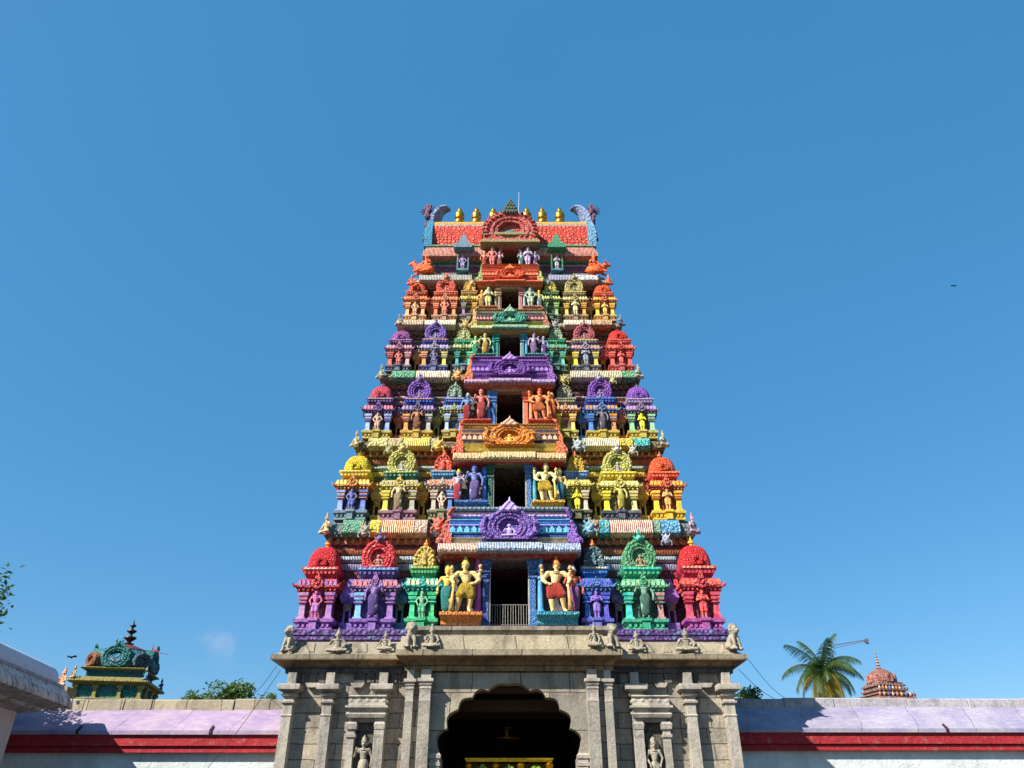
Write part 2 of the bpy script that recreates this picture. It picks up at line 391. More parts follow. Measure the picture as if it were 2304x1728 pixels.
        for s_ in (-1, 1):
            limb(B, [(.1 * s_, -.02, .12), (.31 * s_, -.16, .10), (.04 * s_, -.27, .07)], [.1, .08, .05]); B.cap((.05 * s_, -.27, .06), .045, (-.06 * s_, -.3, .05), .035)
            pts = [(.17 * s_, 0, .57), (.27 * s_, -.05, .36), (.2 * s_, -.2, .22)] if s_ * mir > 0 else [(.17 * s_, 0, .57), (.26 * s_, -.06, .38), (.18 * s_, -.16, .52)]
            limb(B, pts, [.065, .05, .036]); hand(B, pts[-1], (0, -.5, -.6 if s_ * mir > 0 else .8), .03)
        S.cap((-.08, 0, .13), .145, (.08, 0, .13), .145)
        for s_ in (-1, 1): skirt_folds(S, [(.1 * s_, -.02, .12), (.3 * s_, -.15, .1)], [.11, .092], 4)
        crown(C, (hd[0], hd[1], hd[2] + .02), .26, .095); J.ring((0, -.02, .56), .11, .018)
    r = .0125
    out = [B.mesh(kind + '_body', remesh=r), S.mesh(kind + '_skirt', remesh=r), C.mesh(kind + '_crown', smooth=45), J.mesh(kind + '_jewellery', smooth=True)]
    return out
FIG = {}
def fig(kind, mir):
    if (kind, mir) not in FIG: FIG[(kind, mir)] = build_figure(kind, mir)
    return FIG[(kind, mir)]
def statue(kind, label, loc, h, cols, mir=1, rz=0, mode='plain', group=None, sc=1.6, wide=1.0):
    """cols: body, skirt, crown, jewellery"""
    t = thing('statue', label, 'statue', loc, rz, group)
    ms = fig(kind, mir)
    mats = [c if not isinstance(c, str) else paint(c, mode, None, sc) for c in cols]
    k = h / 1.19 if kind != 'seated' else h / 1.12
    if isinstance(cols[1], str) and kind in ('guardian', 'devi') and mode == 'plain': mats[1] = paint(cols[1], 'band', '#' + ''.join('%02x' % int(int(cols[1][j:j + 2], 16) * .72) for j in (1, 3, 5)), 2.2)
    for nm, me, mt in zip(('body', 'skirt', 'crown', 'jewellery'), ms, mats): obj(nm, me, mt, t, scl=(k * wide, k * .95, k))
    return t
def beast_mesh(kind):
    B = MB()
    if kind == 'lion':          # seated lion facing -y, 1.0 high
        B.cap((0, .22, .2), .2, (0, .0, .48), .17); B.cap((0, 0, .5), .16, (0, -.08, .66), .15)
        for s_ in (-1, 1):
            B.cap((.15 * s_, .18, .16), .13, (.19 * s_, -.02, .14), .1); B.cap((.19 * s_, -.05, .06), .06, (.19 * s_, -.2, .05), .05)
            limb(B, [(.1 * s_, -.1, .46), (.12 * s_, -.17, .24), (.11 * s_, -.19, .06), (.11 * s_, -.27, .04)], [.085, .06, .055, .05])
            B.ball((.13 * s_, -.05, .92), (.05, .04, .06))
        for k in range(11):
            a = k / 11 * 2 * math.pi; B.ball((.16 * math.cos(a), -.06, .76 + .17 * math.sin(a)), (.065, .08, .065))
        B.ball((0, -.12, .76), (.15, .15, .15), 14, 9); B.ball((0, -.26, .7), (.085, .09, .07), 12, 8); B.ball((0, -.34, .735), (.03, .02, .02))
        B.ball((0, -.25, .63), (.07, .06, .03))
        for s_ in (-1, 1): B.ball((.06 * s_, -.25, .8), (.03, .03, .03))
        B.tube([(0, .38, .08), (.16, .42, .2), (.2, .3, .42), (.14, .22, .5)], [.035, .03, .03, .05], 8)
    elif kind == 'bull':        # lying bull facing -x, 1.3 long
        B.cap((.45, 0, .27), .24, (-.2, 0, .32), .25); B.ball((-.12, 0, .56), (.17, .13, .12))
        limb(B, [(-.3, 0, .38), (-.5, -.02, .6)], [.2, .14]); B.cap((-.5, -.02, .66), .13, (-.72, -.05, .57), .085)
        for s_ in (-1, 1):
            B.tube([(-.46, .09 * s_, .74), (-.47, .17 * s_, .82), (-.5, .13 * s_, .93)], [.035, .03, .012], 8)
            B.ball((-.42, .17 * s_, .68), (.05, .08, .03)); B.cap((.35, .2 * s_, .14), .13, (.1, .27 * s_, .08), .08); B.cap((.1, .27 * s_, .06), .06, (-.12, .28 * s_, .05), .045)
            B.cap((-.25, .18 * s_, .15), .09, (-.5, .2 * s_, .06), .05)
        B.tube([(.68, 0, .3), (.75, .05, .15), (.6, .2, .05)], [.03, .025, .03], 6)
        B.ring((-.38, 0, .47), .19, .03)
    elif kind == 'mask':        # grimacing lion-mask ornament facing -y, 1.0 high
        B.ball((0, .1, .5), (.38, .3, .42), 14, 9); B.ball((0, -.18, .42), (.2, .16, .14), 12, 8); B.ball((0, -.3, .5), (.07, .06, .06))
        for s_ in (-1, 1):
            B.ball((.17 * s_, -.15, .63), (.1, .1, .1)); B.tube([(.25 * s_, 0, .75), (.38 * s_, 0, .9), (.3 * s_, 0, 1.05)], [.09, .07, .02], 8)
            B.tube([(.3 * s_, -.05, .4), (.48 * s_, -.05, .3), (.5 * s_, 0, .1), (.36 * s_, 0, .02)], [.1, .09, .07, .03], 8)
        B.tube([(-.2, -.2, .28), (0, -.27, .2), (.2, -.2, .28)], .05, 8); B.cap((0, .05, .85), .1, (0, .0, 1.12), .04)
    return B.mesh(kind, remesh=.024)
BEAST = {}
def beast(kind):
    if kind not in BEAST: BEAST[kind] = beast_mesh(kind)
    return BEAST[kind]

# ------------------------------------------------------------------ shrine pieces (metres at the lowest storey; origin at front bottom centre)
def col_mesh(x, y, w, z0, z1, n='column'):
    b = MB(); h = z1 - z0; k = w / 2
    b.stack(x, y, k, k, [(z0, .05), (z0 + h * .07, .05), (z0 + h * .08, .0), (z0 + h * .60, -.018), (z0 + h * .61, .02), (z0 + h * .65, .025), (z0 + h * .66, -.01), (z0 + h * .72, -.01),
                         (z0 + h * .74, .045), (z0 + h * .79, .05), (z0 + h * .80, .0), (z0 + h * .86, .0), (z0 + h * .88, .07), (z0 + h, .085)])
    return b.mesh(n, smooth=30)
def dome_prof(z0, h, r):
    return [(z0, r * .92), (z0 + .04 * h, r * .98)] + [(z0 + h * (.08 + .92 * math.sin(a)), r * (1.04 * math.cos(a) ** .72 if a < 1.55 else .02)) for a in [i * math.pi / 2 / 10 for i in range(0, 11)]]
def finial_prof(z, h, r):
    return [(z, r * .5), (z + h * .08, r), (z + h * .16, r * .5), (z + h * .24, r * .55), (z + h * .36, r * 1.05), (z + h * .5, r * .95), (z + h * .58, r * .4), (z + h * .66, r * .6), (z + h * .74, r * .3), (z + h, r * .05)]
def horseshoe(b, R_, zc, y0, y1, cut=.62, flames=.05, nf=15, n=64):
    """carved horseshoe arch facing -y"""
    prof = [(1.0, y1), (1.0, y0 + .05 * R_), (.96, y0), (.86, y0 - .03 * R_), (.82, y0 + .02 * R_), (.77, y0 + .03 * R_), (.74, y0 - .03 * R_), (.66, y0 - .03 * R_), (.62, y0 + .04 * R_), (.58, y0 + .05 * R_), (.55, y0), (.48, y0 + .02 * R_), (.45, y0 + .22 * R_), (.02, y0 + .24 * R_)]
    vs = []; fs = []; m = len(prof)
    for i in range(n):
        t = 2 * math.pi * i / n
        for j, (r, y) in enumerate(prof):
            rr = r * R_ * ((1 + flames * abs(math.sin(nf * t / 2))) if j < 4 else 1)
            z = rr * math.sin(t); x = rr * math.cos(t)
            lim = -cut * R_
            if z < lim: z = lim
            vs.append((x, y, zc + z))
    for i in range(n):
        for j in range(m - 1):
            a = i * m + j; c = ((i + 1) % n) * m + j; fs.append((a, c, c + 1, a + 1))
    fs.append(tuple(i * m for i in range(n))); fs.append(tuple(i * m + m - 1 for i in range(n)))
    b.add(vs, fs)
SHR = {}
def shrine_meshes(kind):
    if kind in SHR: return SHR[kind]
    hw = {'corner': .66, 'panjara': .74, 'small': .52, 'side': .8}[kind]; dp = {'corner': 1.32, 'panjara': 1.0, 'small': .9, 'side': 1.0}[kind]
    cy = dp / 2; hy = dp / 2; cw = .22 if kind != 'small' else .19
    d = {'hw': hw}
    b = MB(); b.stack(0, cy, hw, hy, [(0, .02), (.09, .02), (.1, -.06), (.19, -.06), (.22, .02), (.26, .07), (.36, .08)])
    b.box(-.13, .13, -.13, .06, 0, .34); b.box(-.18, .18, -.18, .06, .28, .375); 
    for q in range(7):
        x_ = (q - 3) * (2 * hw) / 7.5
        if abs(x_) > .16: b.box(x_ - .045, x_ + .045, -.05, .1, .10, .19)
    d['base'] = b.mesh('base', smooth=30)
    b = MB(); b.box(-hw + .12, hw - .12, .22, dp - .1, .34, 1.3)
    for s_ in (-1, 1):
        b.box(s_ * (hw - .1) - .06, s_ * (hw - .1) + .06, dp - .25, dp - .1, .36, 1.2)
        b.box(s_ * .2 - .035, s_ * .2 + .035, .16, .25, .36, 1.2)
    b.box(-hw + .05, hw - .05, .12, dp - .05, 1.14, 1.24)
    d['core'] = b.mesh('miniature_shrine', smooth=30)
    xs = hw - .17
    d['cols'] = [col_mesh(s_ * xs, .13, cw, .36, 1.2) for s_ in (-1, 1)]
    b = MB(); b.stack(0, cy, hw, hy, [(1.18, -.04), (1.27, -.02), (1.28, .05), (1.33, .07), (1.34, .14), (1.40, .155), (1.44, .13), (1.52, .075), (1.6, .03), (1.64, .0)])
    # pointed crest over the eave
    nt_ = 9 if kind != 'small' else 7; tb = MB(); tb.box(-hw - .12, hw + .12, -.135, -.06, 1.385, 1.42)
    for q in range(nt_):
        x_ = (q - (nt_ - 1) / 2) * (2 * hw + .16) / nt_
        tb.prism([(x_ - .055, 1.40), (x_ + .055, 1.40), (x_ + .06, 1.5), (x_, 1.60), (x_ - .06, 1.5)], 'y', -.16, -.02)
        b.box(x_ - .03, x_ + .03, -.1, 0, 1.235, 1.30)
        for s_ in (-1, 1):
            y_ = cy + (q - (nt_ - 1) / 2) * dp / nt_; b.box(*sorted((s_ * hw, s_ * (hw + .1))), y_ - .03, y_ + .03, 1.235, 1.3)
    pts = [(-.2, 1.36), (-.24, 1.46), (-.12, 1.6), (0, 1.86), (.12, 1.6), (.24, 1.46), (.2, 1.36), (0, 1.28)]
    if kind != 'small': b.prism(pts, 'y', -.2, -.05); b.ring((0, -.21, 1.52), .09, .03, 'y')
    else: b.prism([(p * .6, q * .6 + .58) for p, q in pts], 'y', -.18, -.05)
    for s_ in (-1, 1):            # upturned corners and side crests
        b.tube([(s_ * (hw + .06), -.06, 1.38), (s_ * (hw + .19), -.19, 1.38), (s_ * (hw + .24), -.22, 1.47)], [.05, .045, .015], 6)
        b.prism([(cy - .2, 1.36), (cy - .2, 1.5), (cy, 1.76), (cy + .2, 1.5), (cy + .2, 1.36)], 'x', s_ * (hw + .05), s_ * (hw + .2))
    d['eave'] = b.mesh('eave', smooth=30); d['petals'] = tb.mesh('petal_row', smooth=30)
    cb = MB(); cb.box(-hw + .04, hw - .04, -.045, .02, 1.965, 1.985)
    nw = -.16 if kind != 'small' else -.12
    b = MB(); b.stack(0, cy, hw, hy, [(1.6, nw), (1.74, nw), (1.75, nw + .05), (1.80, nw + .06), (1.86, -.04), (1.95, .02), (2.02, .03), (2.05, -.0)])
    for q in range(8):
        x_ = (q - 3.5) * (2 * hw - .1) / 8; b.box(x_ - .04, x_ + .04, -.07 if kind != 'small' else -.07, .1, 1.80, 1.88)
        cb.ball((x_, -.03, 1.985), (.05, .035, .04), 6, 4)
    d['cornice'] = b.mesh('cornice', smooth=30); d['beads'] = cb.mesh('bead_row', smooth=40)
    b = MB()
    if kind == 'corner':
        b.lathe(0, cy, dome_prof(2.03, .83, hw - .07), 32, 3.2)
        for s_, ax in ((1, 'y'),):
            g = MB(); horseshoe(g, .2, 2.2, cy - hw - .02, cy - .3, .5, .08, 9, 28); b.add(g.v, g.f)
    elif kind == 'small':
        hwd = .4
        arc = [(-hwd, 2.03)] + [(hwd * math.cos(a) * (1 if abs(math.cos(a)) > .9 else .98), 2.22 + .52 * math.sin(a)) for a in [math.pi - i * math.pi / 12 for i in range(13)]] + [(hwd, 2.03)]
        b.prism(arc, 'y', .04, dp - .05)
        arc2 = [(p * .86, 2.05 + (q - 2.03) * .88) for p, q in arc]; b.prism(arc2, 'y', -.02, .05); b.lathe(0, -.03, [(2.08, .09), (2.2, .1), (2.3, .07), (2.4, .09), (2.5, .03)], 10, 2, 1, .7)
        for k in range(9):
            a = math.pi * k / 8; b.ball((hwd * .86 * math.cos(a), -.02, 2.2 + .45 * math.sin(a)), .055, 8, 5)
    else:
        horseshoe(b, .6, 2.40, .02, dp - .1, .62, .07)
        g = fig('seated', 1)
    d['dome'] = b.mesh('roof', smooth=40)
    b = MB()
    if kind in ('panjara', 'side'):
        b.ball((0, -.03, 3.02), (.13, .12, .12)); b.ball((0, -.12, 3.0), (.07, .06, .05)); b.tube([(-.1, 0, 3.0), (-.2, 0, 3.08), (-.16, 0, 3.18)], [.05, .04, .015], 6); b.tube([(.1, 0, 3.0), (.2, 0, 3.08), (.16, 0, 3.18)], [.05, .04, .015], 6)
        b.lathe(0, 0, finial_prof(3.08, .3, .08), 8)
    else:
        z = 2.84 if kind == 'corner' else 2.72
        b.lathe(0, cy if kind == 'corner' else .3, finial_prof(z, .36 if kind == 'corner' else .32, .12 if kind == 'corner' else .09), 10)
    d['finial'] = b.mesh('finial', smooth=40)
    SHR[kind] = d; return d
CB_ = {}
def CAPB(kind):
    if kind in CB_: return CB_[kind]
    hw = shrine_meshes(kind)['hw']; b = MB(); w_ = (.22 if kind != 'small' else .19) / 2
    b.box(-hw + .06, hw - .06, .19, .215, 1.0, 1.12)
    for s_ in (-1, 1):
        x = s_ * (hw - .17); b.box(x - w_ - .05, x + w_ + .05, .13 - w_ - .05, .2, 1.035, 1.065); b.box(x - w_ - .055, x + w_ + .055, .13 - w_ - .055, .2, .875, .9)
    CB_[kind] = b.mesh('capital_band'); return CB_[kind]
def shrine(par, kind, loc, sx, sz, c, label=None, rz=0):
    """c: dome, dome accent, cornice, eave, column, base, figure-ground, finial"""
    d = shrine_meshes(kind); sy = min(sx, sz) * .95; sx *= random.uniform(.97, 1.03); sz *= random.uniform(.975, 1.02); rz += R(random.uniform(-1.5, 1.5))
    core = obj('miniature_shrine', d['core'], paint(c['wall'], 'plain'), par, loc, (sx, sy, sz), rz)
    if label: core['label'] = label
    obj('base', d['base'], paint(c['base'], 'plain'), core); obj('eave', d['eave'], paint(c['eave'], 'relief', c.get('eacc'), 1.6), core)
    obj('cornice', d['cornice'], paint(c['cor'], 'plain'), core); obj('roof', d['dome'], paint(c['dome'], 'scales' if kind == 'corner' else 'relief', c.get('dacc'), 1.3), core)
    obj('finial', d['finial'], paint(c['fin'], 'plain'), core)
    t1 = c['dacc'] if shrine.n % 3 else c['col2']; t2 = c['col'] if shrine.n % 2 else c['dfig']; shrine.n += 1
    obj('petal_row', d['petals'], paint(t1, 'plain'), core); obj('bead_row', d['beads'], paint(t2, 'plain'), core)
    if kind != 'side':
        for me, cc, ex in ((CAPB(kind), c['eave'], 0),): obj('capital_band', me, paint(t1 if cc == c['col'] else cc, 'plain'), core)
    for me, cc in zip(d['cols'], (c['col'], c.get('col2', c['col']))): obj('column', me, paint(cc, 'plain'), core)
    if kind in ('panjara', 'side'):
        f = obj('relief_figure', fig('seated', 1)[0], paint(c.get('dfig', '#d0c0a0'), 'relief', None, 2), core, (0, .1, 2.04), (.62, .45, .5))
    return core

# ------------------------------------------------------------------ ground
g = MB(); g.v = [(-2500, -2500, 0), (2500, -2500, 0), (2500, 2500, 0), (-2500, 2500, 0)]; g.f = [(0, 1, 2, 3)]
struct(obj('ground', g, stone('dark courtyard paving', '#5c5246', True, '#4a4238', .2, 1.3, .8)))

# ------------------------------------------------------------------ the gate tower
ORD = ['lowest', 'second', 'third', 'fourth', 'fifth']
gop = thing('gate_tower', 'tall temple gate tower of brightly painted stucco storeys on a grey stone gateway', 'temple tower', (0, 0, 0))
GR = stone('grey granite blocks', '#a89f90', True, '#7f786e', .55)
GP = stone('granite dressed', '#aca393', False, '#88807a', .5)
GC = stone('stained granite cornice', '#98805f', True, '#6a5440', .8, 1.5, .6)
GD = stone('dark granite frieze', '#5f5c57', True, '#45423e', .5, .6, .6)
YC = 4.85          # the centre line of the tower in depth
HB = 6.9           # half width of the stone gateway
ZT = 5.95; BW_ = 3.42
# -- stone gateway walls with the passage
b = MB()
for s in (-1, 1):
    b.loft([(min(s * 2.35, s * HB), max(s * 2.35, s * HB), 0, 2 * YC, 0), (min(s * 2.35, s * (HB - .05)), max(s * 2.35, s * (HB - .05)), 0.03, 2 * YC, ZT)])
b.box(-2.35, 2.35, .9, 2 * YC, 5.72, ZT)
stonew = obj('stone_gateway', b, GR, gop)
b = MB(); b.box(-2.349, 2.349, 7.2, 7.6, 0, 5.72); b.box(-2.34, -2.3, 1.2, 7.2, 0, 5.5); b.box(2.3, 2.34, 1.2, 7.2, 0, 5.5); obj('passage_lining', b, flat('shade darkened lining', '#241e1a', .9), gop)  # near-black colour stands in for the deep shade of the passage
# bay walls either side of the arch
for s in (-1, 1):
    b = MB(); b.box(*sorted((s * 2.36, s * 3.12)), -.5, -.003, 0, ZT)
    obj('gateway_bay', b, GR, gop)
# arch slab with scalloped opening
half = [(1146, 1533), (1149, 1540)]
def arcpts(p, q, k, sag):
    o = []
    for i in range(1, k):
        t = i / k; x = p[0] + (q[0] - p[0]) * t; y = p[1] + (q[1] - p[1]) * t
        dx, dy = q[0] - p[0], q[1] - p[1]; s_ = math.sin(math.pi * t) * sag
        o.append((x + dy * s_, y - dx * s_))
    return o
cusps = [(1146, 1539), (1193, 1553), (1229, 1569), (1261, 1596), (1285, 1638), (1306, 1686)]
pts = [cusps[0]]
for i in range(len(cusps) - 1): pts += arcpts(cusps[i], cusps[i + 1], 7, .26 if i else .16) + [cusps[i + 1]]
pts = [(p[0] - 1146, p[1]) for p in pts]
ya = -.42
right = [(XX(p[0], p[1], ya), ZZ(p[1], ya)) for p in pts] + [(2.06, 3.55), (1.98, 3.4), (1.98, 0)]
outer = []
for i, (x, z) in enumerate(right):
    n_ = len(right) - 1
    if i >= n_ - 2: outer.append((2.36, z))
    else:
        k = i / (n_ - 3)
        outer.append((2.36 * min(1, k * 1.6), 5.8) if k * 1.6 <= 1 else (2.36, 5.8 - (5.8 - 3.6) * (k * 1.6 - 1) / .6))
b = MB()
for s in (-1, 1):
    vs = []; fs = []
    for (x, z), (X, Z_) in zip(right, outer):
        vs += [(s * x, ya, z), (s * X, ya, Z_), (s * x, ya + .5, z), (s * X, ya + .5, Z_)]
    for i in range(len(right) - 1):
        a = i * 4; fs += [(a, a + 4, a + 5, a + 1), (a + 2, a + 3, a + 7, a + 6), (a, a + 2, a + 6, a + 4), (a + 1, a + 5, a + 7, a + 3)]
    b.add(vs, fs)
me = b.mesh('scalloped_arch', smooth=25); obj('scalloped_arch', me, stone('pale arch stone', '#a59c8c', True, '#878074', .45, 1.5, 1.05), gop)
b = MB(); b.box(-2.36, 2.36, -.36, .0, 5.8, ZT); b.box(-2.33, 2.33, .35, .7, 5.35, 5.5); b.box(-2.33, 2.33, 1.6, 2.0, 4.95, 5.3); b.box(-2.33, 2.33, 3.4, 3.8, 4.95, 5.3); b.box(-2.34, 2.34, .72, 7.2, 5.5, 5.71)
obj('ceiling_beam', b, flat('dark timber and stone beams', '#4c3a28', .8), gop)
for s in (-1, 1):      # inner jamb pillars with capitals
    b = MB(); b.stack(s * 2.17, ya - .02, .14, .1, [(0, .02), (3.2, .0), (3.22, .03), (3.3, .04), (3.31, 0), (3.4, 0), (3.42, .035), (3.5, .045), (3.56, .0)])
    obj('jamb_pillar', b, GP, gop)
# -- pilasters
def pilaster(xc, y, w, zcap0, zcap1, prot, par=gop, nm='pilaster', top=True):
    b = MB(); k = w / 2; H = zcap1 - zcap0
    yc = y - prot / 2 + .04; hy = prot / 2 + .04
    pr = [(0, .03), (zcap0 - .35, 0), (zcap0 - .34, .02), (zcap0 - .3, .02), (zcap0 - .29, -.005), (zcap0, -.005), (zcap0 + .02, .05), (zcap0 + H * .16, .06), (zcap0 + H * .18, .0), (zcap0 + H * .36, .0), (zcap0 + H * .38, .06),
          (zcap0 + H * .5, .09), (zcap0 + H * .52, .03), (zcap0 + H * .6, .04), (zcap0 + H * .66, .12), (zcap0 + H * .7, .19), (zcap0 + H * .97, .2), (zcap1, .18)]
    if not top: pr = [(z, o * .35) for z, o in pr]
    b.stack(xc, yc, k, hy, pr)
    b.box(xc - k * .9, xc + k * .9, y - prot * .8, y + .05, zcap1, ZT - .1)
    return obj(nm, b.mesh(nm, smooth=30, bev=.012), GP, par)
zc0, zc1 = ZZ(1585, -.2), ZZ(1541, -.2)
for s in (-1, 1):
    for xp in (6.72, 5.53, 3.88): pilaster(s * xp, 0, .3, zc0, zc1, .3)
    pilaster(s * 3.0, -.5, .24, zc0 + .35, zc1 + .1, .16, top=False)
    pilaster(s * 2.52, -.5, .34, zc0 + .35, zc1 + .1, .26, top=False)
    # brackets between capitals
    b = MB()
    for xx in (4.7, 6.1): b.prism([(s * xx - .22, 5.55), (s * xx + .22, 5.55), (s * xx + .14, 5.42), (s * xx - .14, 5.42)], 'y', -.13, .02)
    obj('bracket', b, GP, gop)
# frieze courses
def front_band(z0, z1, off, hw, y0, mat, nm, depth=.3, prof=None):
    b = MB()
    pr = prof or [(z0, off), (z1, off)]
    b.stack(0, (y0 + 2 * YC) / 2, hw, (2 * YC - y0) / 2, pr); return obj(nm, b.mesh(nm, smooth=30), mat, gop)
b = MB(); random.seed(3)
for s in (-1, 1):
    x = 3.2
    while x < 6.8:
        wd = random.uniform(.18, .42)
        if random.random() < .8: b = MB(); b.box(*sorted((s * x, s * min(x + wd, 6.85))), -random.uniform(.03, .1), .02, 5.56, ZT - random.uniform(.08, .12)); obj('frieze_block', b, GD, gop)
        x += wd + random.uniform(.01, .09)
front_band(0, 0, 0, HB, 0, GD, 'frieze_beam', prof=[(ZT - .1, .1), (ZT + .0, .1), (6.02, .13), (6.06, .16)])
front_band(0, 0, 0, HB, 0, GC, 'cornice', prof=[(6.0, .06), (6.06, .17), (6.10, .2), (6.15, .32), (6.17, .46), (6.175, .5), (6.335, .5), (6.34, .46)])
b = MB(); b.stack(0, 0, HB, 0, [(0, 0), (0, 0)])
front_band(0, 0, 0, HB, 0, stone('pale fascia', '#9c917c', True, '#7c725f', .6, 1.5, 3), 'cornice_fascia', prof=[(6.2, .5), (6.2, .506), (6.337, .506), (6.337, .5)])
b = MB(); b.box(-BW_ - .026, BW_ + .026, -.62 - .466, -.62 - .4, 6.2, 6.365); obj('cornice_fascia', b, stone('pale fascia', ''), gop)
# sloping top of the cornice with carved drapery panels
b = MB(); b.loft([(-HB - .44, HB + .44, -.44, 2 * YC + .44, 6.33), (-HB - .30, HB + .30, -.30, 2 * YC + .3, 6.42), (-HB - .1, HB + .1, -.1, 2 * YC + .1, 6.72), (-HB, HB, .0, 2 * YC, 6.8), (-HB + .2, HB - .2, .2, 2 * YC - .2, 6.81)])
obj('cornice_slope', b, stone('pale weathered slope', '#a89d86', True, '#8a806c', .6, 1.2, 3), gop)
BW = 3.42; yb0 = -.62
b = MB()
b.loft([(-3.2, 3.2, yb0 + .05, .1, ZT - .12), (-3.2, 3.2, yb0 + .02, .1, 6.02), (-3.24, 3.24, yb0 - .02, .1, 6.06), (-3.3, 3.3, yb0 - .12, .1, 6.12), (-BW, BW, yb0 - .42, .1, 6.18), (-BW - .02, BW + .02, yb0 - .46, .1, 6.185), (-BW - .02, BW + .02, yb0 - .46, .1, 6.36), (-BW, BW, yb0 - .42, .1, 6.37)])
obj('bay_cornice', b, GC, gop)
b = MB(); za, zb_ = ZZ(1457, yb0 - .3), ZZ(1431, yb0 - .3)
b.loft([(-BW + .05, BW - .05, yb0 - .36, .2, 6.36), (-BW + .1, BW - .1, yb0 - .3, .2, zb_)])
obj('bay_parapet', b, stone('pale parapet blocks', '#b0a58c', True, '#938973', .5, 1.6, 3), gop)
b = MB(); zt1 = ZZ(1412, yb0)
b.loft([(-BW + .5, BW - .5, yb0 - .15, .4, zb_ - .02), (-BW + .5, BW - .5, yb0 - .12, .4, zb_ + .08), (-BW + .35, BW - .35, yb0 - .22, .4, zt1 - .12), (-BW + .35, BW - .35, yb0 - .22, .4, zt1), (-BW + .4, BW - .4, yb0 - .18, .4, zt1 + .01)])
obj('bay_ledge', b, stone('grey parapet course', '#9a9080', True, '#7a7064', .6, 1.8, 3), gop)
# niches on the flanks
for s in (-1, 1):
    xn = s * 4.3
    b = MB(); b.box(xn - .62, xn + .62, -.34, .01, ZZ(1607, -.3), ZZ(1602, -.3)); b.stack(xn, -.1, .42, .14, [(4.42, .0), (4.5, .02), (4.53, .14), (4.62, .18), (4.66, .16)]); b.stack(xn, -.1, .44, .16, [(4.66, .06), (4.74, .1), (4.8, .2), (4.86, .2), (4.88, .12), (5.08, .1), (5.12, .16), (5.16, .1)])
    for k in range(5): b.ball((xn - .5 + k * .25, -.34, 5.0), (.09, .06, .08), 8, 5)
    nic = obj('niche', b.mesh('niche', smooth=30), GP, gop)
    for q in (-1, 1):
        b = MB(); b.stack(xn + q * .42, -.14, .1, .13, [(0, .02), (3.95, 0), (4.0, .04), (4.08, .05), (4.1, 0), (4.2, 0), (4.22, .05), (4.36, .07), (4.42, .03)])
        obj('niche_post', b.mesh('niche_post', smooth=30), GP, nic)
    b = MB(); b.box(xn - .34, xn + .34, -.05, .0, 0, 4.4); b.box(xn - .31, xn + .31, -.33, -.04, 0, 2.615); obj('niche_back', b, GD, nic)
# purple plinth under the painted storeys
YT = [.6, 1.24, 1.83, 2.33, 2.78, 3.05]
zdeck = ZZ(1419, .5)
b = MB(); hxp = XX(486, 1430, .3)
b.loft([(-hxp, hxp, .3, 2 * YC - .3, 6.8), (-hxp, hxp, .3, 2 * YC - .3, 6.86), (-hxp - .06, hxp + .06, .22, 2 * YC - .2, 6.92), (-hxp - .06, hxp + .06, .22, 2 * YC - .2, 7.05), (-hxp - .1, hxp + .1, .18, 2 * YC - .2, 7.07), (-hxp - .1, hxp + .1, .18, 2 * YC - .2, zdeck - .03), (-hxp, hxp, .3, 2 * YC - .3, zdeck)])
obj('plinth', b, paint('#5c3f80', 'relief', '#80649c', .8), gop)

# -- storey data (rows of the photograph measured in pixels)
S_ = [dict(vb=1418, vt=1227, pos=(441, 308, 199), ew=98, door=(1405, 1262, 44), eave=(1243, 1219, 161), vault=(1209, 1166), kud=(1208, 1143, 1114, 51), row=(1206, 1168, 426)),
      dict(vb=1168, vt=1026, pos=(359, 252, 154), ew=84, door=(1148, 1047, 37), eave=(1036, 1015, 128), vault=(998, 963), kud=(996, 953, 933, 46), row=(1010, 984, 357)),
      dict(vb=985, vt=869, pos=(300, 210, 127), ew=73, door=(962, 882, 31), eave=(863, 851, 103), vault=(842, 814), kud=(840, 806, 789, 37), row=(856, 837, 300)),
      dict(vb=834, vt=744, pos=(252, 172, 106), ew=65, door=(810, 753, 25), eave=(741, 730, 89), vault=(724, 704), kud=(723, 699, 683, 29), row=(737, 720, 258)),
      dict(vb=720, vt=640, pos=(215, 148, 93), ew=56, door=(702, 651, 21), eave=(636, 629, 75), vault=(624, 605), kud=(623, 603, 592, 25), row=(637, 622, 227))]
K = ('dome', 'dacc', 'cor', 'eave', 'col', 'col2', 'base', 'wall', 'fin', 'dfig')
shrine.n = 0
def P_(s): return dict(zip(K, ['#' + q for q in s.split()]))
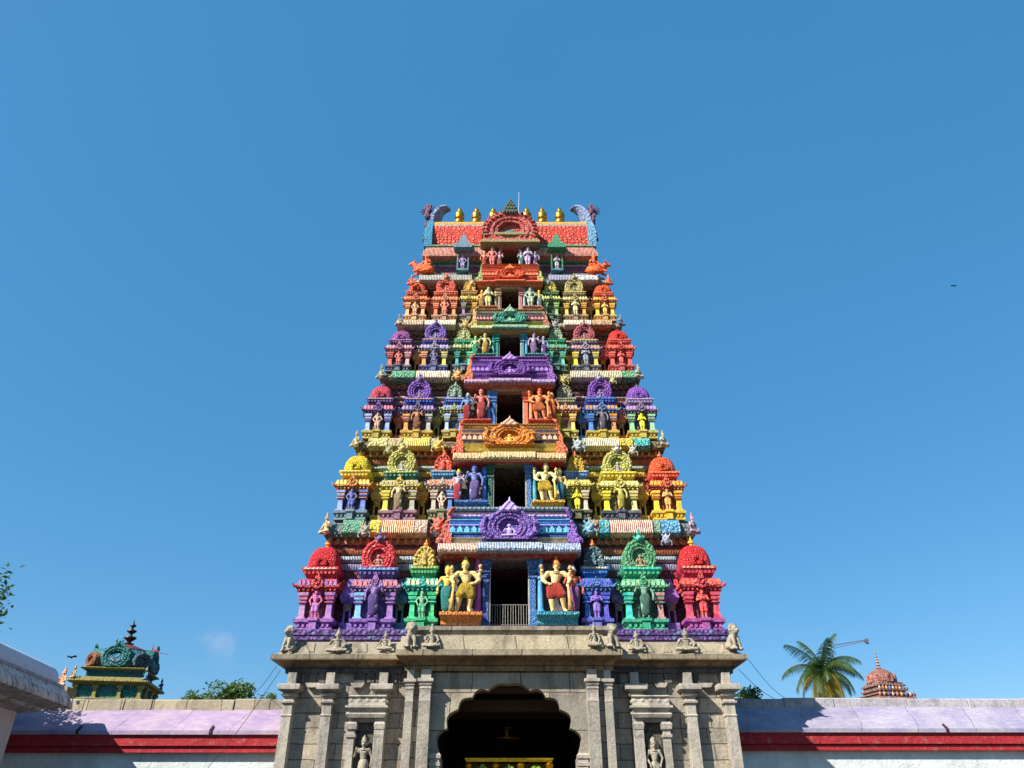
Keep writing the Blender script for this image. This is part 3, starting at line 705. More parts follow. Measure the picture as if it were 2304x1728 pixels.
PAL = [
 dict(CL=P_('e01c2c f06a58 b8142a d02834 a87aa8 9a62a8 8a4c9c 7a2048 f08a20 c8b8a0'), PL=P_('dc2438 f07a70 4a3c88 9a70a8 7cb4dc 9a68b4 7a50a0 50307a 5a4a80 d89080'), SL=P_('d8bc54 efe0a0 149a5c 2fb8a4 22c07c 18b468 18a468 106040 e88a40 c8b060'),
      SR=P_('1f6478 d0a848 1868b8 4a80c8 2a60b8 4a48b8 4a50a8 202860 e88028 d8c060'), PR=P_('4a9a68 9cc8a0 1f9e74 46ac78 20c0b0 b88080 2aa078 205040 1aa890 b8a078'), CR=P_('e42430 f26a50 b4183c d8263a cc4464 c83850 9a3c88 701830 e8b020 c8a070')),
 dict(CL=P_('f2d21c f8ec70 d4b824 e08c30 8c96d0 5870b8 5a7880 28305a d8a830 c0a060'), PL=P_('b4ac4c e8e0a0 1a6c60 dcc050 d8cc38 a8a090 80506c 605020 c0b060 d0c8a8'), SL=P_('e04c34 f08a60 3a88b0 d0b49c c4ac98 4a80c8 6a7048 603828 e07850 c0a090'),
      SR=P_('c8a028 f0d860 4a80c0 ccb44c 6a7a30 c8b8a8 505030 504818 e07840 e0b838'), PR=P_('b8b44c e6e29c ccb42c d8c44c e8d820 d0c888 404858 6a5c18 c8c0a8 c8c0a0'), CR=P_('f05c2c f88a50 d84c28 e46038 e8c824 e0b830 d8b020 803818 c87848 e08040')),
 dict(CL=P_('d23c58 f08078 503478 704890 a0b0c8 80a0d0 b09a38 402848 c08898 c0a090'), PL=P_('7a42a8 b890d0 2850a8 68587c e0903c a8a8a0 b89428 502c28 68588c a888b8'), SL=P_('7c9480 c0d0b8 1c4cb0 b0a86c a8c0e0 78a0e0 a09038 283048 88a8a0 b0b0a0'),
      SR=P_('8c8460 c0b898 8c8868 cc7c5c ecd41c e0c860 a89838 584020 b8a848 a89c78'), PR=P_('723ca4 b088d0 2448a0 5a7cb0 3c78d0 e08838 b89c30 283050 887898 a888b8'), CR=P_('8a4cb8 bc90d8 9880a8 787088 84c488 98c8a0 b8a038 403c50 b89cb8 a890b0')),
 dict(CL=P_('a04c98 c888c0 68407c b06890 d05848 d0a0a0 384058 602838 e08850 b080a8'), PL=P_('6c4cac b8a8d8 303c90 a098b0 f0943c d0c848 404880 382c48 787098 a8a0c0'), SL=P_('a8b078 e0c890 14a070 78a058 38a0a8 60d0a8 406068 205040 e08850 b0b080'),
      SR=P_('98b088 d0d0a0 129c6c 88a87c 48c8a8 50b8a0 406858 205040 e08850 b0b080'), PR=P_('a44454 d89890 606878 a08898 f0d818 d8c850 585860 504030 a07070 c09088'), CR=P_('ec2c28 f66a48 c84030 dc4438 e05c50 e04c44 b03c38 702020 d88870 c07060')),
 dict(CL=P_('f45a24 fa8a4c b85830 e07848 e8b078 e0a870 c09060 784028 e87040 d08050'), PL=P_('e4583c f48a60 c05c38 e8885c ec7c50 e08c60 a87858 683020 d87050 e08868'), SL=P_('e0a838 f0c860 a87c30 b8a848 8878a0 e8a048 706050 503820 d09040 c0a060'),
      SR=P_('c8b440 e8dc70 488048 68884c 84b868 98c070 485840 304028 a0a050 b8a858'), PR=P_('b8a858 e0d498 888050 b8a45c e0b858 e89c40 887050 584828 b0a058 c0b070'), CR=P_('f45824 fa8844 c85028 e07440 e8cc34 e8c440 c09048 784820 e89868 d08040'))]
def vals(k, d): return d[k]
zk = []
for i, d in enumerate(S_): zk.append(ZZ(d['vb'], YT[i] - .05))
zk.append(ZZ(620, YT[5]))
for i, d in enumerate(S_):
    y = YT[i]; pal = PAL[i]; z0 = zk[i]
    v0 = d['vb'] - (d['vb'] - d['vt']) * .1
    sx = XX(d['ew'], (d['vb'] * .45 + d['vt'] * .55), y) / 1.62
    sz = (ZZ(d['vt'], y + .5 * sx) - z0) / 2.87
    d['sx'], d['sz'], d['z0'] = sx, sz, z0
    xs = [XX(p, v0, y) for p in d['pos']]; d['xs'] = xs
    names = {'corner': 'square domed', 'panjara': 'horseshoe arched', 'small': 'narrow arched'}
    for s, t in ((-1, 'L'), (1, 'R')):
        shrine(gop, 'corner', (s * xs[0], y, z0), sx, sz, pal['C' + t]); shrine(gop, 'panjara', (s * xs[1], y, z0), sx, sz * .985, pal['P' + t])
        shrine(gop, 'small', (s * xs[2], y - .03, z0), sx, sz * 1.0, pal['S' + t])
        c = dict(pal['P' + ('R' if s < 0 else 'L')]); shrine(gop, 'side', (s * (xs[0] + sx * .66), YC - .1, z0), sx * 1.2, sz * .98, c, rz=-s * -R(90))
    # recessed storey wall with door hole
    hx = xs[0] + sx * .66 - .55; yw = y + .85; zr0 = ZZ(d['row'][0], YT[i + 1] - .1); zr1 = zk[i + 1]
    dz0, dz1, hd = ZZ(d['door'][0], y - .1), ZZ(d['door'][1], y - .1), XX(d['door'][2], d['door'][1], y - .1)
    d['dz0'], d['dz1'], d['hd'] = dz0, dz1, hd
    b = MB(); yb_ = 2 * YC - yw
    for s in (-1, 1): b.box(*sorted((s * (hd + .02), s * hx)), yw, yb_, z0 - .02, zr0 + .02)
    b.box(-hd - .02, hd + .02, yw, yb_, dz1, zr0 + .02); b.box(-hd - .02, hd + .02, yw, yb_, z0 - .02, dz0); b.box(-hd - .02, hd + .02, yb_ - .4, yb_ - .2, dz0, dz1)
    wc = ['5c3040', '6a5434', '4c3038', '54443c', '5a3428'][i]  # recess shade painted in: these walls are coloured darker for contrast
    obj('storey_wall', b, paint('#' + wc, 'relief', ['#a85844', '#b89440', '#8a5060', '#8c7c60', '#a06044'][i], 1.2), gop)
    # painted string courses across the recessed wall
    bands = [[('e0e0e0', '3a60b0'), ('3a88b0', 'd8d8d0'), ('6c2c3c', 'e08850')], [('d0b840', 'f0e068'), ('48a0a0', 'd0d0b0'), ('784830', 'e08040')], [('9a6078', 'd8b0a8'), ('c08878', 'e8d0b8'), ('503848', 'a07060')],
             [('90806c', 'd0c098'), ('b09070', 'e0c890'), ('604838', 'b07858')], [('6c6488', 'b8b0c8'), ('807860', 'c0b898'), ('503030', 'a06050')]][i]
    zz = z0 + sz * 2.1; hh = (zr0 - zz)
    for q, (c1, c2) in enumerate(bands):
        a0 = zz + hh * (.02 + .24 * q); a1 = a0 + hh * .17
        for s in (-1, 1):
            b = MB(); x0, x1 = sorted((s * (xs[2] - .3 * sx), s * (hx + .03)))
            b.loft([(x0, x1 , yw - .03, yw + .3, a0), (x0, x1, yw - .09 - .04 * (q == 1), yw + .3, a0 + (a1 - a0) * .4), (x0, x1, yw - .1, yw + .3, a1), (x0, x1, yw - .02, yw + .3, a1 + .02)])
            obj('string_course', b, paint('#' + c1, 'band', '#' + c2, 1.5), gop)
    # rafter ends, little niches and posts between bands
    for s in (-1, 1):
        b = MB(); x = xs[2]; b.box(*sorted((s * (x - .1), s * (hx - .02))), yw - .04, yw + .05, zr0 - hh * .2, zr0 - .012)
        while x < hx - .05:
            b.box(s * x - .05, s * x + .05, yw - .14, yw, zr0 - hh * .2, zr0 - .01)
            x += .27
        obj('bracket_row', b, paint(['#b06030', '#c08030', '#9a6048', '#a08050', '#a06848'][i], 'plain'), gop)
    # linking walls with slim columns between the shrines
    lc = [('6848a0', '386090', '584080', '8050a0'), ('a08428', 'b88820', 'b09828', 'b89828'), ('a04c38', '888030', '5878a8', 'c06030'), ('b07838', '887058', 'c09830', 'a84038'), ('a05c40', '98704c', '78884c', 'a88048')][i]
    gaps = [(xs[0] + xs[1]) / 2, (xs[1] + xs[2]) / 2]
    for s in (-1, 1):
        for q, xg in enumerate(gaps):
            b = MB(); yy = y + .52 * sx; cx = s * xg
            for o_ in (-.11, .11):
                b.lathe(cx + o_ * sx, yy, [(z0 + .3 * sz, .06), (z0 + .34 * sz, .04), (z0 + .85 * sz, .035), (z0 + .88 * sz, .06), (z0 + .95 * sz, .06)], 8)
            b.box(cx - .24 * sx, cx + .24 * sx, yy - .08, y + .9, z0, z0 + .32 * sz)
            b.loft([(cx - .24 * sx, cx + .24 * sx, yy - .05, y + .9, z0 + .95 * sz), (cx - .3 * sx, cx + .3 * sx, yy - .2, y + .9, z0 + 1.1 * sz), (cx - .24 * sx, cx + .24 * sx, yy - .1, y + .9, z0 + 1.3 * sz), (cx - .16 * sx, cx + .16 * sx, yy - .0, y + .9, z0 + 1.55 * sz), (cx - .1 * sx, cx + .1 * sx, yy + .05, y + .9, z0 + 1.75 * sz)])
            lw = obj('linking_wall', b, paint('#' + lc[q if s < 0 else 3 - q], 'plain', None), gop)
            b = MB(); b.lathe(0, 0, [(0, .13), (.03, .15), (.05, .13), (.055, .09), (.09, .07), (.1, .02)], 14)
            m_ = obj('medallion', b, paint(['#8a7a60', '#b09840', '#a08858', '#b89848', '#a09048'][i], 'relief', None, 2), lw, (cx, yy - .03, z0 + .82 * sz), (sx, sx, sx)); m_.rotation_euler = (R(90), 0, 0)
    # ledge slab over the storey
    yr = YT[i + 1] - .18; hr = XX(d['row'][2], (d['row'][0] + d['row'][1]) / 2, yr); zr1b = zk[i + 1]
    b = MB(); hy = YC - yr
    b.stack(0, YC, hr, hy, [(zr0 - .12, -.42), (zr0 - .03, -.3), (zr0, -.16), (zr0 + (zr1b - zr0) * .15, -.1), (zr0 + (zr1b - zr0) * .55, -.13), (zr1b - .04, -.3), (zr1b, -.32)])
    obj('ledge', b.mesh('ledge', smooth=30), paint(['#5a6a70', '#6a6040', '#706850', '#807058', '#908878'][i], 'relief', ['#b0a080', '#c8b870', '#b8b090', '#c8b898', '#d0c8b8'][i]), gop)
    d['zr0'], d['zr1'], d['yr'], d['hr'] = zr0, zr1b, yr, hr
# painted ledge panels
ROWS = [[(770, 818, '5f9c82', '18a868'), (832, 856, 'e8c83c', 'f4e890'), (857, 932, 'f08038', 'f8dcb8'), (933, 962, 'd0b8a0', 'b06868'), (1328, 1347, 'e09050', '38a8c0'), (1348, 1371, '38a8b8', 'd8e0d0'), (1372, 1470, 'ee8870', 'f8e0c8'), (1471, 1486, '78a890', 'e08048'), (1487, 1530, '489cc8', 'd8c8a0')],
        [(828, 872, 'd0c478', 'f0e8b0'), (873, 905, 'c0b080', 'e8dc9c'), (906, 968, 'ecc438', 'f8ec90'), (969, 986, '98988c', 'd8d0b0'), (1312, 1392, 'dccc90', 'f4ecd0'), (1393, 1424, 'e0c038', 'f4e480'), (1425, 1462, '38b4ac', 'c8e8d0')],
        [(880, 933, '50a078', 'b0c8a0'), (934, 1012, 'dcc8a0', 'f4e8d0'), (1283, 1340, 'b8ac90', 'e8dcc0'), (1341, 1398, 'c8b888', 'e8e0b8'), (1399, 1430, '589c70', 'b8c890')],
        [(892, 952, 'c8a888', 'e8d0a8'), (953, 1024, 'e8d8b4', 'fbf3dc'), (1268, 1330, 'e0cca4', 'f8f0d8'), (1331, 1376, 'c8a078', 'e8c898')],
        [(942, 1000, 'e0dccc', '9a948c'), (1001, 1060, 'dcd8c4', '908c80'), (1232, 1290, 'c8c4d8', '8888a0'), (1291, 1345, 'd8d4d0', '8c8888')]]
for i, d in enumerate(S_):
    vr = (d['row'][0] + d['row'][1]) / 2; yr = d['yr']; z0, z1 = d['zr0'] - .02, max(d['zr1'] - .03, d['zr0'] + .3); h = z1 - z0
    for (u0, u1, c, a) in ROWS[i]:
        x0 = XX(u0 - 1146, vr, yr); x1 = XX(u1 - 1146, vr, yr)
        pr = [(0, 0), (-.05, .02), (-.13, .1), (-.2, .13), (-.21, .2), (-.18, .24), (-.17, .6), (-.12, .8), (-.03, .97), (.1, 1.0), (.45, 1.0), (.45, 0)]
        b = MB(); b.prism([(yr + .1 + p, z0 + q * h) for p, q in pr], 'x', x0, x1 - .02)
        obj('ledge_panel', b.mesh('ledge_panel', smooth=30), paint('#' + c, 'band' if (u1 - u0) > 55 else 'relief', '#' + a, 1.2), gop)
# lion masks hanging on the ledges
MASKS = [(0, 819, 1192, 34, '8a8474'), (0, 985, 1180, 40, 'c8503c'), (0, 1500, 1212, 30, '8890a8'), (0, 1327, 1186, 40, '4a90a8'), (1, 873, 1010, 24, 'a09868'), (1, 984, 1000, 34, 'c8a838'), (1, 1301, 1000, 36, '8a98a0'), (1, 1424, 1012, 26, 'a0a088'),
         (2, 1028, 842, 30, 'c09050'), (2, 1268, 852, 26, 'a89848'), (2, 1378, 854, 20, 'a0a070'), (3, 1046, 726, 24, 'b8a060'), (3, 1248, 728, 24, '788080'), (4, 1060, 634, 18, 'c0a068'), (4, 1232, 634, 18, '607070'),
         ]
for (i, u, v, ph, c) in MASKS:
    y = YT[i + 1] - .42; s = XX(ph, v, y)
    obj('lion_mask', beast('mask'), paint('#' + c, 'plain', '#d8c8a8'), gop, (XX(u - 1146, v, y), y + .08, ZZ(v, y) - s / 2), (s * .8, s * .7, s))

# -- central bay of every storey
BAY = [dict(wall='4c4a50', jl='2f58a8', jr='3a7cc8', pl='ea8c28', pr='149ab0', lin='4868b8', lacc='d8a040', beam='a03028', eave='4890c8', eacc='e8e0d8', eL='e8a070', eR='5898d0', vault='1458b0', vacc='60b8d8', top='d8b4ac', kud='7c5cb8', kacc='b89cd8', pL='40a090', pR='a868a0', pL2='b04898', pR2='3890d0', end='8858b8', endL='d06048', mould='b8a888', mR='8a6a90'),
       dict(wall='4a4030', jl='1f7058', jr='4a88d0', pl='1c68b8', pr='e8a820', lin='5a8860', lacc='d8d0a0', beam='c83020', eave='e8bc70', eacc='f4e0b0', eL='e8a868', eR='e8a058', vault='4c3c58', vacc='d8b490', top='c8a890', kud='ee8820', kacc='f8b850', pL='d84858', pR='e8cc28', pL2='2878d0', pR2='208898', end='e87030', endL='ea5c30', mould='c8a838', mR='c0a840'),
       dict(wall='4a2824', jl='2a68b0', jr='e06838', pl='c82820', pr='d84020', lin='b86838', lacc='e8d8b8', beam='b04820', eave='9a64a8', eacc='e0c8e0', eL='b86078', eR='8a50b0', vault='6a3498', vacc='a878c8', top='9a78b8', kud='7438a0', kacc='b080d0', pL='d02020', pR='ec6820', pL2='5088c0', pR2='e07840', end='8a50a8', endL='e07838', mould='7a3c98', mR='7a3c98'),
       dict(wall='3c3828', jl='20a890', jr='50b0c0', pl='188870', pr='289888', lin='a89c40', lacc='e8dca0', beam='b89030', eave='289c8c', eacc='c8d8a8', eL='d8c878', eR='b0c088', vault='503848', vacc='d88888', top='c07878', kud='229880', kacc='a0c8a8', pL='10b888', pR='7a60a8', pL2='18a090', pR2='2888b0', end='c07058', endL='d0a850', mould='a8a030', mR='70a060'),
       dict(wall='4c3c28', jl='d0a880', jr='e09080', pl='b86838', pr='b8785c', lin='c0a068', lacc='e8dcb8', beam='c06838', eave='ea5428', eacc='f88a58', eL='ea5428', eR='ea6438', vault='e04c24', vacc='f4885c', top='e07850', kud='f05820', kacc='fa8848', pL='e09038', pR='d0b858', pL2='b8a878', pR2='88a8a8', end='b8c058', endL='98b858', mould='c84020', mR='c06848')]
def Rk_(d, yb, f): return XX(d['kud'][3], d['kud'][0], yb - .34 * f) * 1.15
for i, d in enumerate(S_):
    q = BAY[i]; y = YT[i]; yb = y - .1; z0, z1, hd = d['dz0'], d['dz1'], d['hd']; H = z1 - z0; f = H / 2.15
    ve0, ve1, hwp = d['eave']; bw = XX(hwp, ve0, y - .35) - .22 * f; ze0 = ZZ(ve0, yb - .4 * f); ze1 = ZZ(ve1 + (ve0 - ve1) * .22, yb - .3 * f)
    b = MB()
    for s in (-1, 1): b.box(*sorted((s * (hd + .01), s * bw)), yb + .32 * f, y + .95, d['z0'] - .1, ze0)
    b.box(-hd - .01, hd + .01, yb + .32 * f, y + .95, z1 + .005, ze0)
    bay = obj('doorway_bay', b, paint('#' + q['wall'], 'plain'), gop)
    jw = .24 * f
    for s, c in ((-1, q['jl']), (1, q['jr'])):
        b = MB(); x = s * (hd + jw / 2); yj = yb + .18 * f
        b.stack(x, yj, jw / 2 - .02, .16 * f, [(z0 - .06, .03), (z0 + .12 * f, .03), (z0 + .13 * f, 0), (z1 - .6 * f, 0), (z1 - .58 * f, .04), (z1 - .5 * f, .045), (z1 - .48 * f, 0), (z1 - .42 * f, .0), (z1 - .4 * f, .05), (z1 - .3 * f, .05), (z1 - .28 * f, .0), (z1 - .2 * f, .02), (z1 - .1 * f, .1), (z1, .1)])
        obj('door_jamb', b.mesh('door_jamb', smooth=30), paint('#' + c, 'relief' if i != 2 else 'plain', None, 2.5), bay)
        # pale door casing
        b = MB(); b.box(*sorted((s * (hd - .035), s * (hd + .01))), yb + .05, yb + .35, z0, z1); obj('door_casing', b, paint('#a8a498', 'plain'), bay)
        # pedestal under the guardian
        b = MB(); xo = s * (bw + .02); xi = s * (hd + jw + .02); x0, x1 = sorted((xi, xo))
        b.loft([(x0, x1, yb - .22 * f, yb + .4 * f, z0 - .05), (x0, x1, yb - .22 * f, yb + .4 * f, z0 + .08 * f), (x0 - .03, x1 + .03, yb - .38 * f, yb + .4 * f, z0 + .2 * f), (x0 - .04, x1 + .04, yb - .42 * f, yb + .4 * f, z0 + .22 * f), (x0 - .04, x1 + .04, yb - .42 * f, yb + .4 * f, z0 + .32 * f), (x0, x1, yb - .36 * f, yb + .4 * f, z0 + .33 * f)])
        obj('pedestal', b.mesh('pedestal', smooth=30), paint('#' + (q['pl'] if s < 0 else q['pr']), 'relief', None, 2), bay)
        for xx, cc in ((s * (hd + jw + .14 * f), q['pL2'] if s < 0 else q['pR2']),):
            zp = z0 + .33 * f; r = .105 * f
            b = MB(); b.lathe(xx, yb + .1 * f, [(zp, r * 1.5), (zp + .1 * f, r * 1.6), (zp + .18 * f, r * 1.1), (zp + .2 * f, r), (zp + .8 * f, r * .95), (zp + .85 * f, r * .9), (zp + 1.15 * f, r * .8), (zp + 1.2 * f, r * 1.3), (zp + 1.28 * f, r * 1.3), (zp + 1.3 * f, r * .8), (zp + 1.4 * f, r * .9), (zp + 1.44 * f, r * 1.4), (zp + 1.55 * f, r * 1.3), (ze0 - .1, r)], 12)
            obj('round_pillar', b, paint('#' + cc, 'plain'), bay)
    # lintel courses
    b = MB(); n_ = 3; hh = ze0 - z1
    b.loft([(-hd - jw * 1.1, hd + jw * 1.1, yb - .04, y + .5, z1 + .01), (-hd - jw * 1.15, hd + jw * 1.15, yb - .1 * f, y + .5, z1 + hh * .35), (-hd - jw * 1.3, hd + jw * 1.3, yb - .12 * f, y + .5, z1 + hh * .4), (-hd - jw * 1.3, hd + jw * 1.3, yb - .12 * f, y + .5, z1 + hh * .7)])
    obj('lintel', b, paint('#' + q['lin'], 'band', '#' + q['lacc'], 3), bay)
    b = MB(); b.loft([(-bw, bw, yb - .1 * f, y + .9, ze0 - hh * .55), (-bw - .06, bw + .06, yb - .2 * f, y + .9, ze0 - hh * .45), (-bw - .06, bw + .06, yb - .2 * f, y + .9, ze0 - hh * .1), (-bw - .1, bw + .1, yb - .26 * f, y + .9, ze0)])
    obj('eave_beam', b, paint('#' + q['beam'], 'plain'), bay)
    # eave in three carved lengths
    cwid = XX(73 * hwp / 161, ve0, yb)
    eh = ze1 - ze0
    for a0, a1, c, ac, yo in ((-bw - .22 * f, -cwid, q['eL'], q['eacc'], 0), (-cwid, cwid, q['eave'], q['eacc'], .12 * f), (cwid, bw + .22 * f, q['eR'], q['eacc'], 0)):
        pr = [(yb - .1 * f - yo, ze0), (yb - .42 * f - yo, ze0 + .005), (yb - .45 * f - yo, ze0 + .03 * f), (yb - .45 * f - yo, ze0 + .1 * f), (yb - .38 * f - yo, ze0 + eh * .55), (yb - .25 * f - yo, ze1 + .05 * f), (yb + .1, ze1 + .1 * f), (y + .9, ze1 + .1 * f), (y + .9, ze0)]
        b = MB(); b.prism(pr, 'x', a0, a1); nq = max(3, int((a1 - a0) / (.17 * f)))
        for k_ in range(nq):
            x_ = a0 + (k_ + .5) * (a1 - a0) / nq; w_ = (a1 - a0) / nq * .4; yy_ = yb - .46 * f - yo
            b.add([(x_ - w_, yy_ - .02, ze0 + .08 * f), (x_ + w_, yy_ - .02, ze0 + .08 * f), (x_ + w_, yy_ + .06 * f - .03, ze0 + eh * .5), (x_, yy_ + .16 * f - .03, ze0 + eh * .8), (x_ - w_, yy_ + .06 * f - .03, ze0 + eh * .5), (x_, yy_ + .2 * f, ze0 + .1 * f)], [(0, 1, 2, 3, 4), (1, 0, 5), (2, 1, 5), (3, 2, 5), (4, 3, 5), (0, 4, 5)])
        obj('bay_eave', b.mesh('bay_eave', smooth=30), paint('#' + c, 'band', '#' + ac, 1.6), gop)
    # barrel vault over the bay and its mouldings
    v0, v1 = d['vault']; yv = yb + .02; ynx = YT[i + 1] - .42 * f; zv0 = ZZ(v0, yv - .1); zv1 = ZZ(v1, yv + .3 * f)
    hv = bw - .12 * f
    b = MB(); b.stack(0, (yv + y + 1.0) / 2, hv, (y + 1.0 - yv) / 2, [(ze1 + .02, -.1), (ze1 + (zv0 - ze1) * .3, -.1), (ze1 + (zv0 - ze1) * .4, .06), (ze1 + (zv0 - ze1) * .6, .1), (ze1 + (zv0 - ze1) * .62, .02), (zv0 - .04, .1), (zv0, .12)])
    obj('vault_moulding', b.mesh('vault_moulding', smooth=30), paint('#' + q['mould'], 'plain'), gop)
    arc = [(yv - .06 + (ynx - yv + .12) * (1 - math.cos(a)), zv0 + (zv1 - zv0) * math.sin(a)) for a in [math.pi / 2 * k / 8 for k in range(9)]]
    b = MB(); b.prism([(y + 1.0, zv0)] + arc + [(y + 1.0, zv1)], 'x', -hv, hv)
    obj('vault_roof', b.mesh('vault_roof', smooth=40), paint('#' + q['vault'], 'scales', '#' + q['vacc'], 1.7), gop)
    for t_, cc in ((.22, q['vacc']), (.55, q['kacc']), (.84, q['vacc'])):
        a_ = math.asin(t_); yy_ = yv - .06 + (ynx - yv + .12) * (1 - math.cos(a_)); zz_ = zv0 + (zv1 - zv0) * t_; hr_ = .035 * f
        b = MB(); b.loft([(-hv - .01, hv + .01, yy_ - .04 * f, yy_ + .4, zz_ - hr_), (-hv - .01, hv + .01, yy_ - .075 * f, yy_ + .4, zz_), (-hv - .01, hv + .01, yy_ - .02 * f, yy_ + .4, zz_ + hr_)])
        if t_ == .22:
            nq = int(2 * hv / (.24 * f))
            for j_ in range(nq):
                x_ = -hv + (j_ + .5) * 2 * hv / nq; b.prism([(x_ - .09 * f, zz_), (x_ + .09 * f, zz_), (x_ + .09 * f, zz_ + .12 * f), (x_, zz_ + .24 * f), (x_ - .09 * f, zz_ + .12 * f)], 'y', yy_ - .07 * f, yy_ + .2)
        obj('vault_rib', b.mesh('vault_rib', smooth=30), paint('#' + cc, 'plain'), gop)
    zn = S_[i + 1]['dz0'] if i < 4 else ZZ(605, YT[5])
    hz_ = zn - .03 - zv1
    for k_, (a_, b_, o_, cc, mm, aa) in enumerate(((0, .3, .06, q['kacc'], 'plain', None), (.3, .62, .0, q['top'], 'band', '#e0c8b8'), (.62, 1.0, .1, q['vacc'], 'band', '#' + q['mould']))):
        b = MB(); z0_, z1_ = zv1 + hz_ * a_ + .001, zv1 + hz_ * b_ - .001
        b.loft([(-hv, hv, ynx - o_, y + 1.0, z0_), (-hv, hv, ynx - o_ - .05, y + 1.0, z0_ + (z1_ - z0_) * .4), (-hv, hv, ynx - o_ - .04, y + 1, z0_ + (z1_ - z0_) * .8), (-hv + .03, hv - .03, ynx - o_ + .02, y + 1, z1_)])
        nq = int(2 * hv / (.16 * f))
        if k_ != 1:
            for j_ in range(nq):
                x_ = -hv + (j_ + .5) * 2 * hv / nq; b.ball((x_, ynx - o_ - .05, (z0_ + z1_) / 2), (.05 * f, .04 * f, min(.06 * f, (z1_ - z0_) * .4)), 6, 4)
        obj('vault_ridge', b.mesh('vault_ridge', smooth=40), paint('#' + cc, mm, aa, 2), gop)
    for s, c in ((-1, q['endL']), (1, q['end'])):       # flaring end gables
        b = MB(); x = s * hv; g_ = (zv1 - zv0)
        rs = []
        for k in range(9):
            t = k / 8; z = ze1 + .08 * f + t * (zv1 + .1 * f - ze1); ox = .34 * f * (1 - t) ** 1.5 + .1 * f + .05 * f * math.sin(t * 14); xa, xb = sorted((x - s * .1 * f, x + s * ox)); rs.append((xa, xb, yv - .22 * f + .55 * f * t ** 1.4, y + .6, z))
        b.loft(rs)
        b.tube([(x + s * .05, yv + .1, zv1 + .05), (x - s * .05, yv - .0, zv1 + .22 * f), (x - s * .18 * f, yv, zv1 + .3 * f)], [.1 * f, .09 * f, .03], 8)
        for k in range(5): b.ball((x + s * (.3 - .05 * k) * f, yv - .2 * f + .08 * f * k, ze1 + .15 * f + k * .2 * f), .09 * f, 8, 5)
        obj('end_gable', b.mesh('end_gable', smooth=40), paint('#' + c, 'relief', None, 1.5), gop)
    # horseshoe gable
    vk0, vk1, vf, kh = d['kud']; yk_ = yb - .34 * f; zc0_, zc1_ = ZZ(vk0, yk_), ZZ(vk1, yk_); Rr = XX(kh, (vk0 + vk1) / 2, yk_)
    b = MB(); horseshoe(b, 1, 0, 0, .45, .62, .08, 17)
    kz = (zc1_ - zc0_) / 1.66
    # wings at both sides
    for s in (-1, 1):
        b.tube([(s * .8, .05, -.6), (s * 1.12, 0, -.35), (s * 1.2, 0, .1), (s * 1.05, 0, .45), (s * 1.22, 0, .7)], [.16, .17, .15, .12, .04], 8)
    b.box(-1.2, 1.2, -.03, .5, -.72, -.6)
    ku = obj('horseshoe_gable', b.mesh('horseshoe_gable', smooth=40), paint('#' + q['kud'], 'relief', '#' + q['kacc'], 1.5), gop, (0, yk_, zc0_ + .62 * kz), (Rr, .8 * f, kz))
    obj('relief_figure', fig('seated', 1)[0], paint('#' + q['kacc'], 'plain'), ku, (0, .12, -.58), (.95, .6, .8))
    b = MB(); zf = (ZZ(vf, yk_) - zc1_) / kz
    for row, (nn, zz_, rr) in enumerate(((5, .0, .13), (4, .17, .12), (3, .33, .11), (2, .47, .1), (1, .6, .09))):
        for k in range(nn): b.ball(((k - (nn - 1) / 2) * .15, -.05 + .03 * (k % 2), .95 + zz_ * zf), (rr, rr, rr * 1.1), 8, 5)
    b.tube([(0, -.02, .95 + .6 * zf), (0, 0, .95 + zf)], [.07, .01], 6)
    for s in (-1, 1): b.tube([(s * .2, 0, .9), (s * .42, 0, 1.0), (s * .4, 0, 1.15)], [.1, .08, .02], 6)
    obj('crest', b.mesh('crest', smooth=True), paint('#' + ('d8a080' if i in (1,) else q['kacc']), 'plain'), ku)
    d['yb'], d['f'], d['bw'], d['ze0'], d['jw'] = yb, f, bw, ze0, jw

# -- neck storey and great barrel roof
y6 = YT[5]; z6 = zk[5]; f6 = .62
hn = XX(168, 600, 3.45); hn2 = XX(184, 600, 3.3)
dz0, dz1, hd6 = ZZ(606, y6), ZZ(563, y6), XX(19, 563, y6)
zne = ZZ(575, 3.25)
def walls(nm, hx, yw, a0, a1, mat):
    b = MB(); yb_ = 2 * YC - yw
    for s in (-1, 1): b.box(*sorted((s * (hd6 + .02), s * hx)), yw, yb_, a0, a1)
    if a1 > dz1: b.box(-hd6 - .02, hd6 + .02, yw, yb_, dz1, a1)
    return obj(nm, b, mat, gop)
walls('storey_wall', hn, 3.5, z6 - .3, zne + .05, paint('#8a5068', 'relief', '#c890a8', 1.6))
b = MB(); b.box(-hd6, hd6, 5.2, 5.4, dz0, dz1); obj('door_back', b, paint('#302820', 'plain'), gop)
hN = zne - z6
for (a, b1, o, c, ac) in ((.0, .1, .16, '18886c', '60c0a0'), (.12, .2, .1, 'e8b0a0', 'd04030'), (.22, .27, .14, '1a6a90', 'd0c8a0'), (.62, .68, .1, '9a78a8', 'd8c0d8'), (.72, .78, .16, '188848', '50b878'), (.82, .99, .08, 'b88c28', 'e8cc60')):
    for s in (-1, 1):
        b = MB(); x0, x1 = sorted((s * (XX(66, 560, 3)), s * (hn + o))); b.box(x0, x1, 3.5 - o, 3.7, z6 + hN * a, z6 + hN * b1); obj('string_course', b, paint('#' + c, 'band', '#' + ac, 1.5), gop)
hE = XX(198, 566, 3.0); zE0, zE1 = ZZ(575, 3.0), ZZ(556, 3.15)
b = MB(); ep = [(zE0 - .12, -.45), (zE0 - .02, -.2), (zE0, -.02), (zE0 + .1, 0), (zE0 + (zE1 - zE0) * .5, -.05), (zE1, -.18), (zE1 + .08, -.3)]; xb = XX(60, 565, y6) - .03
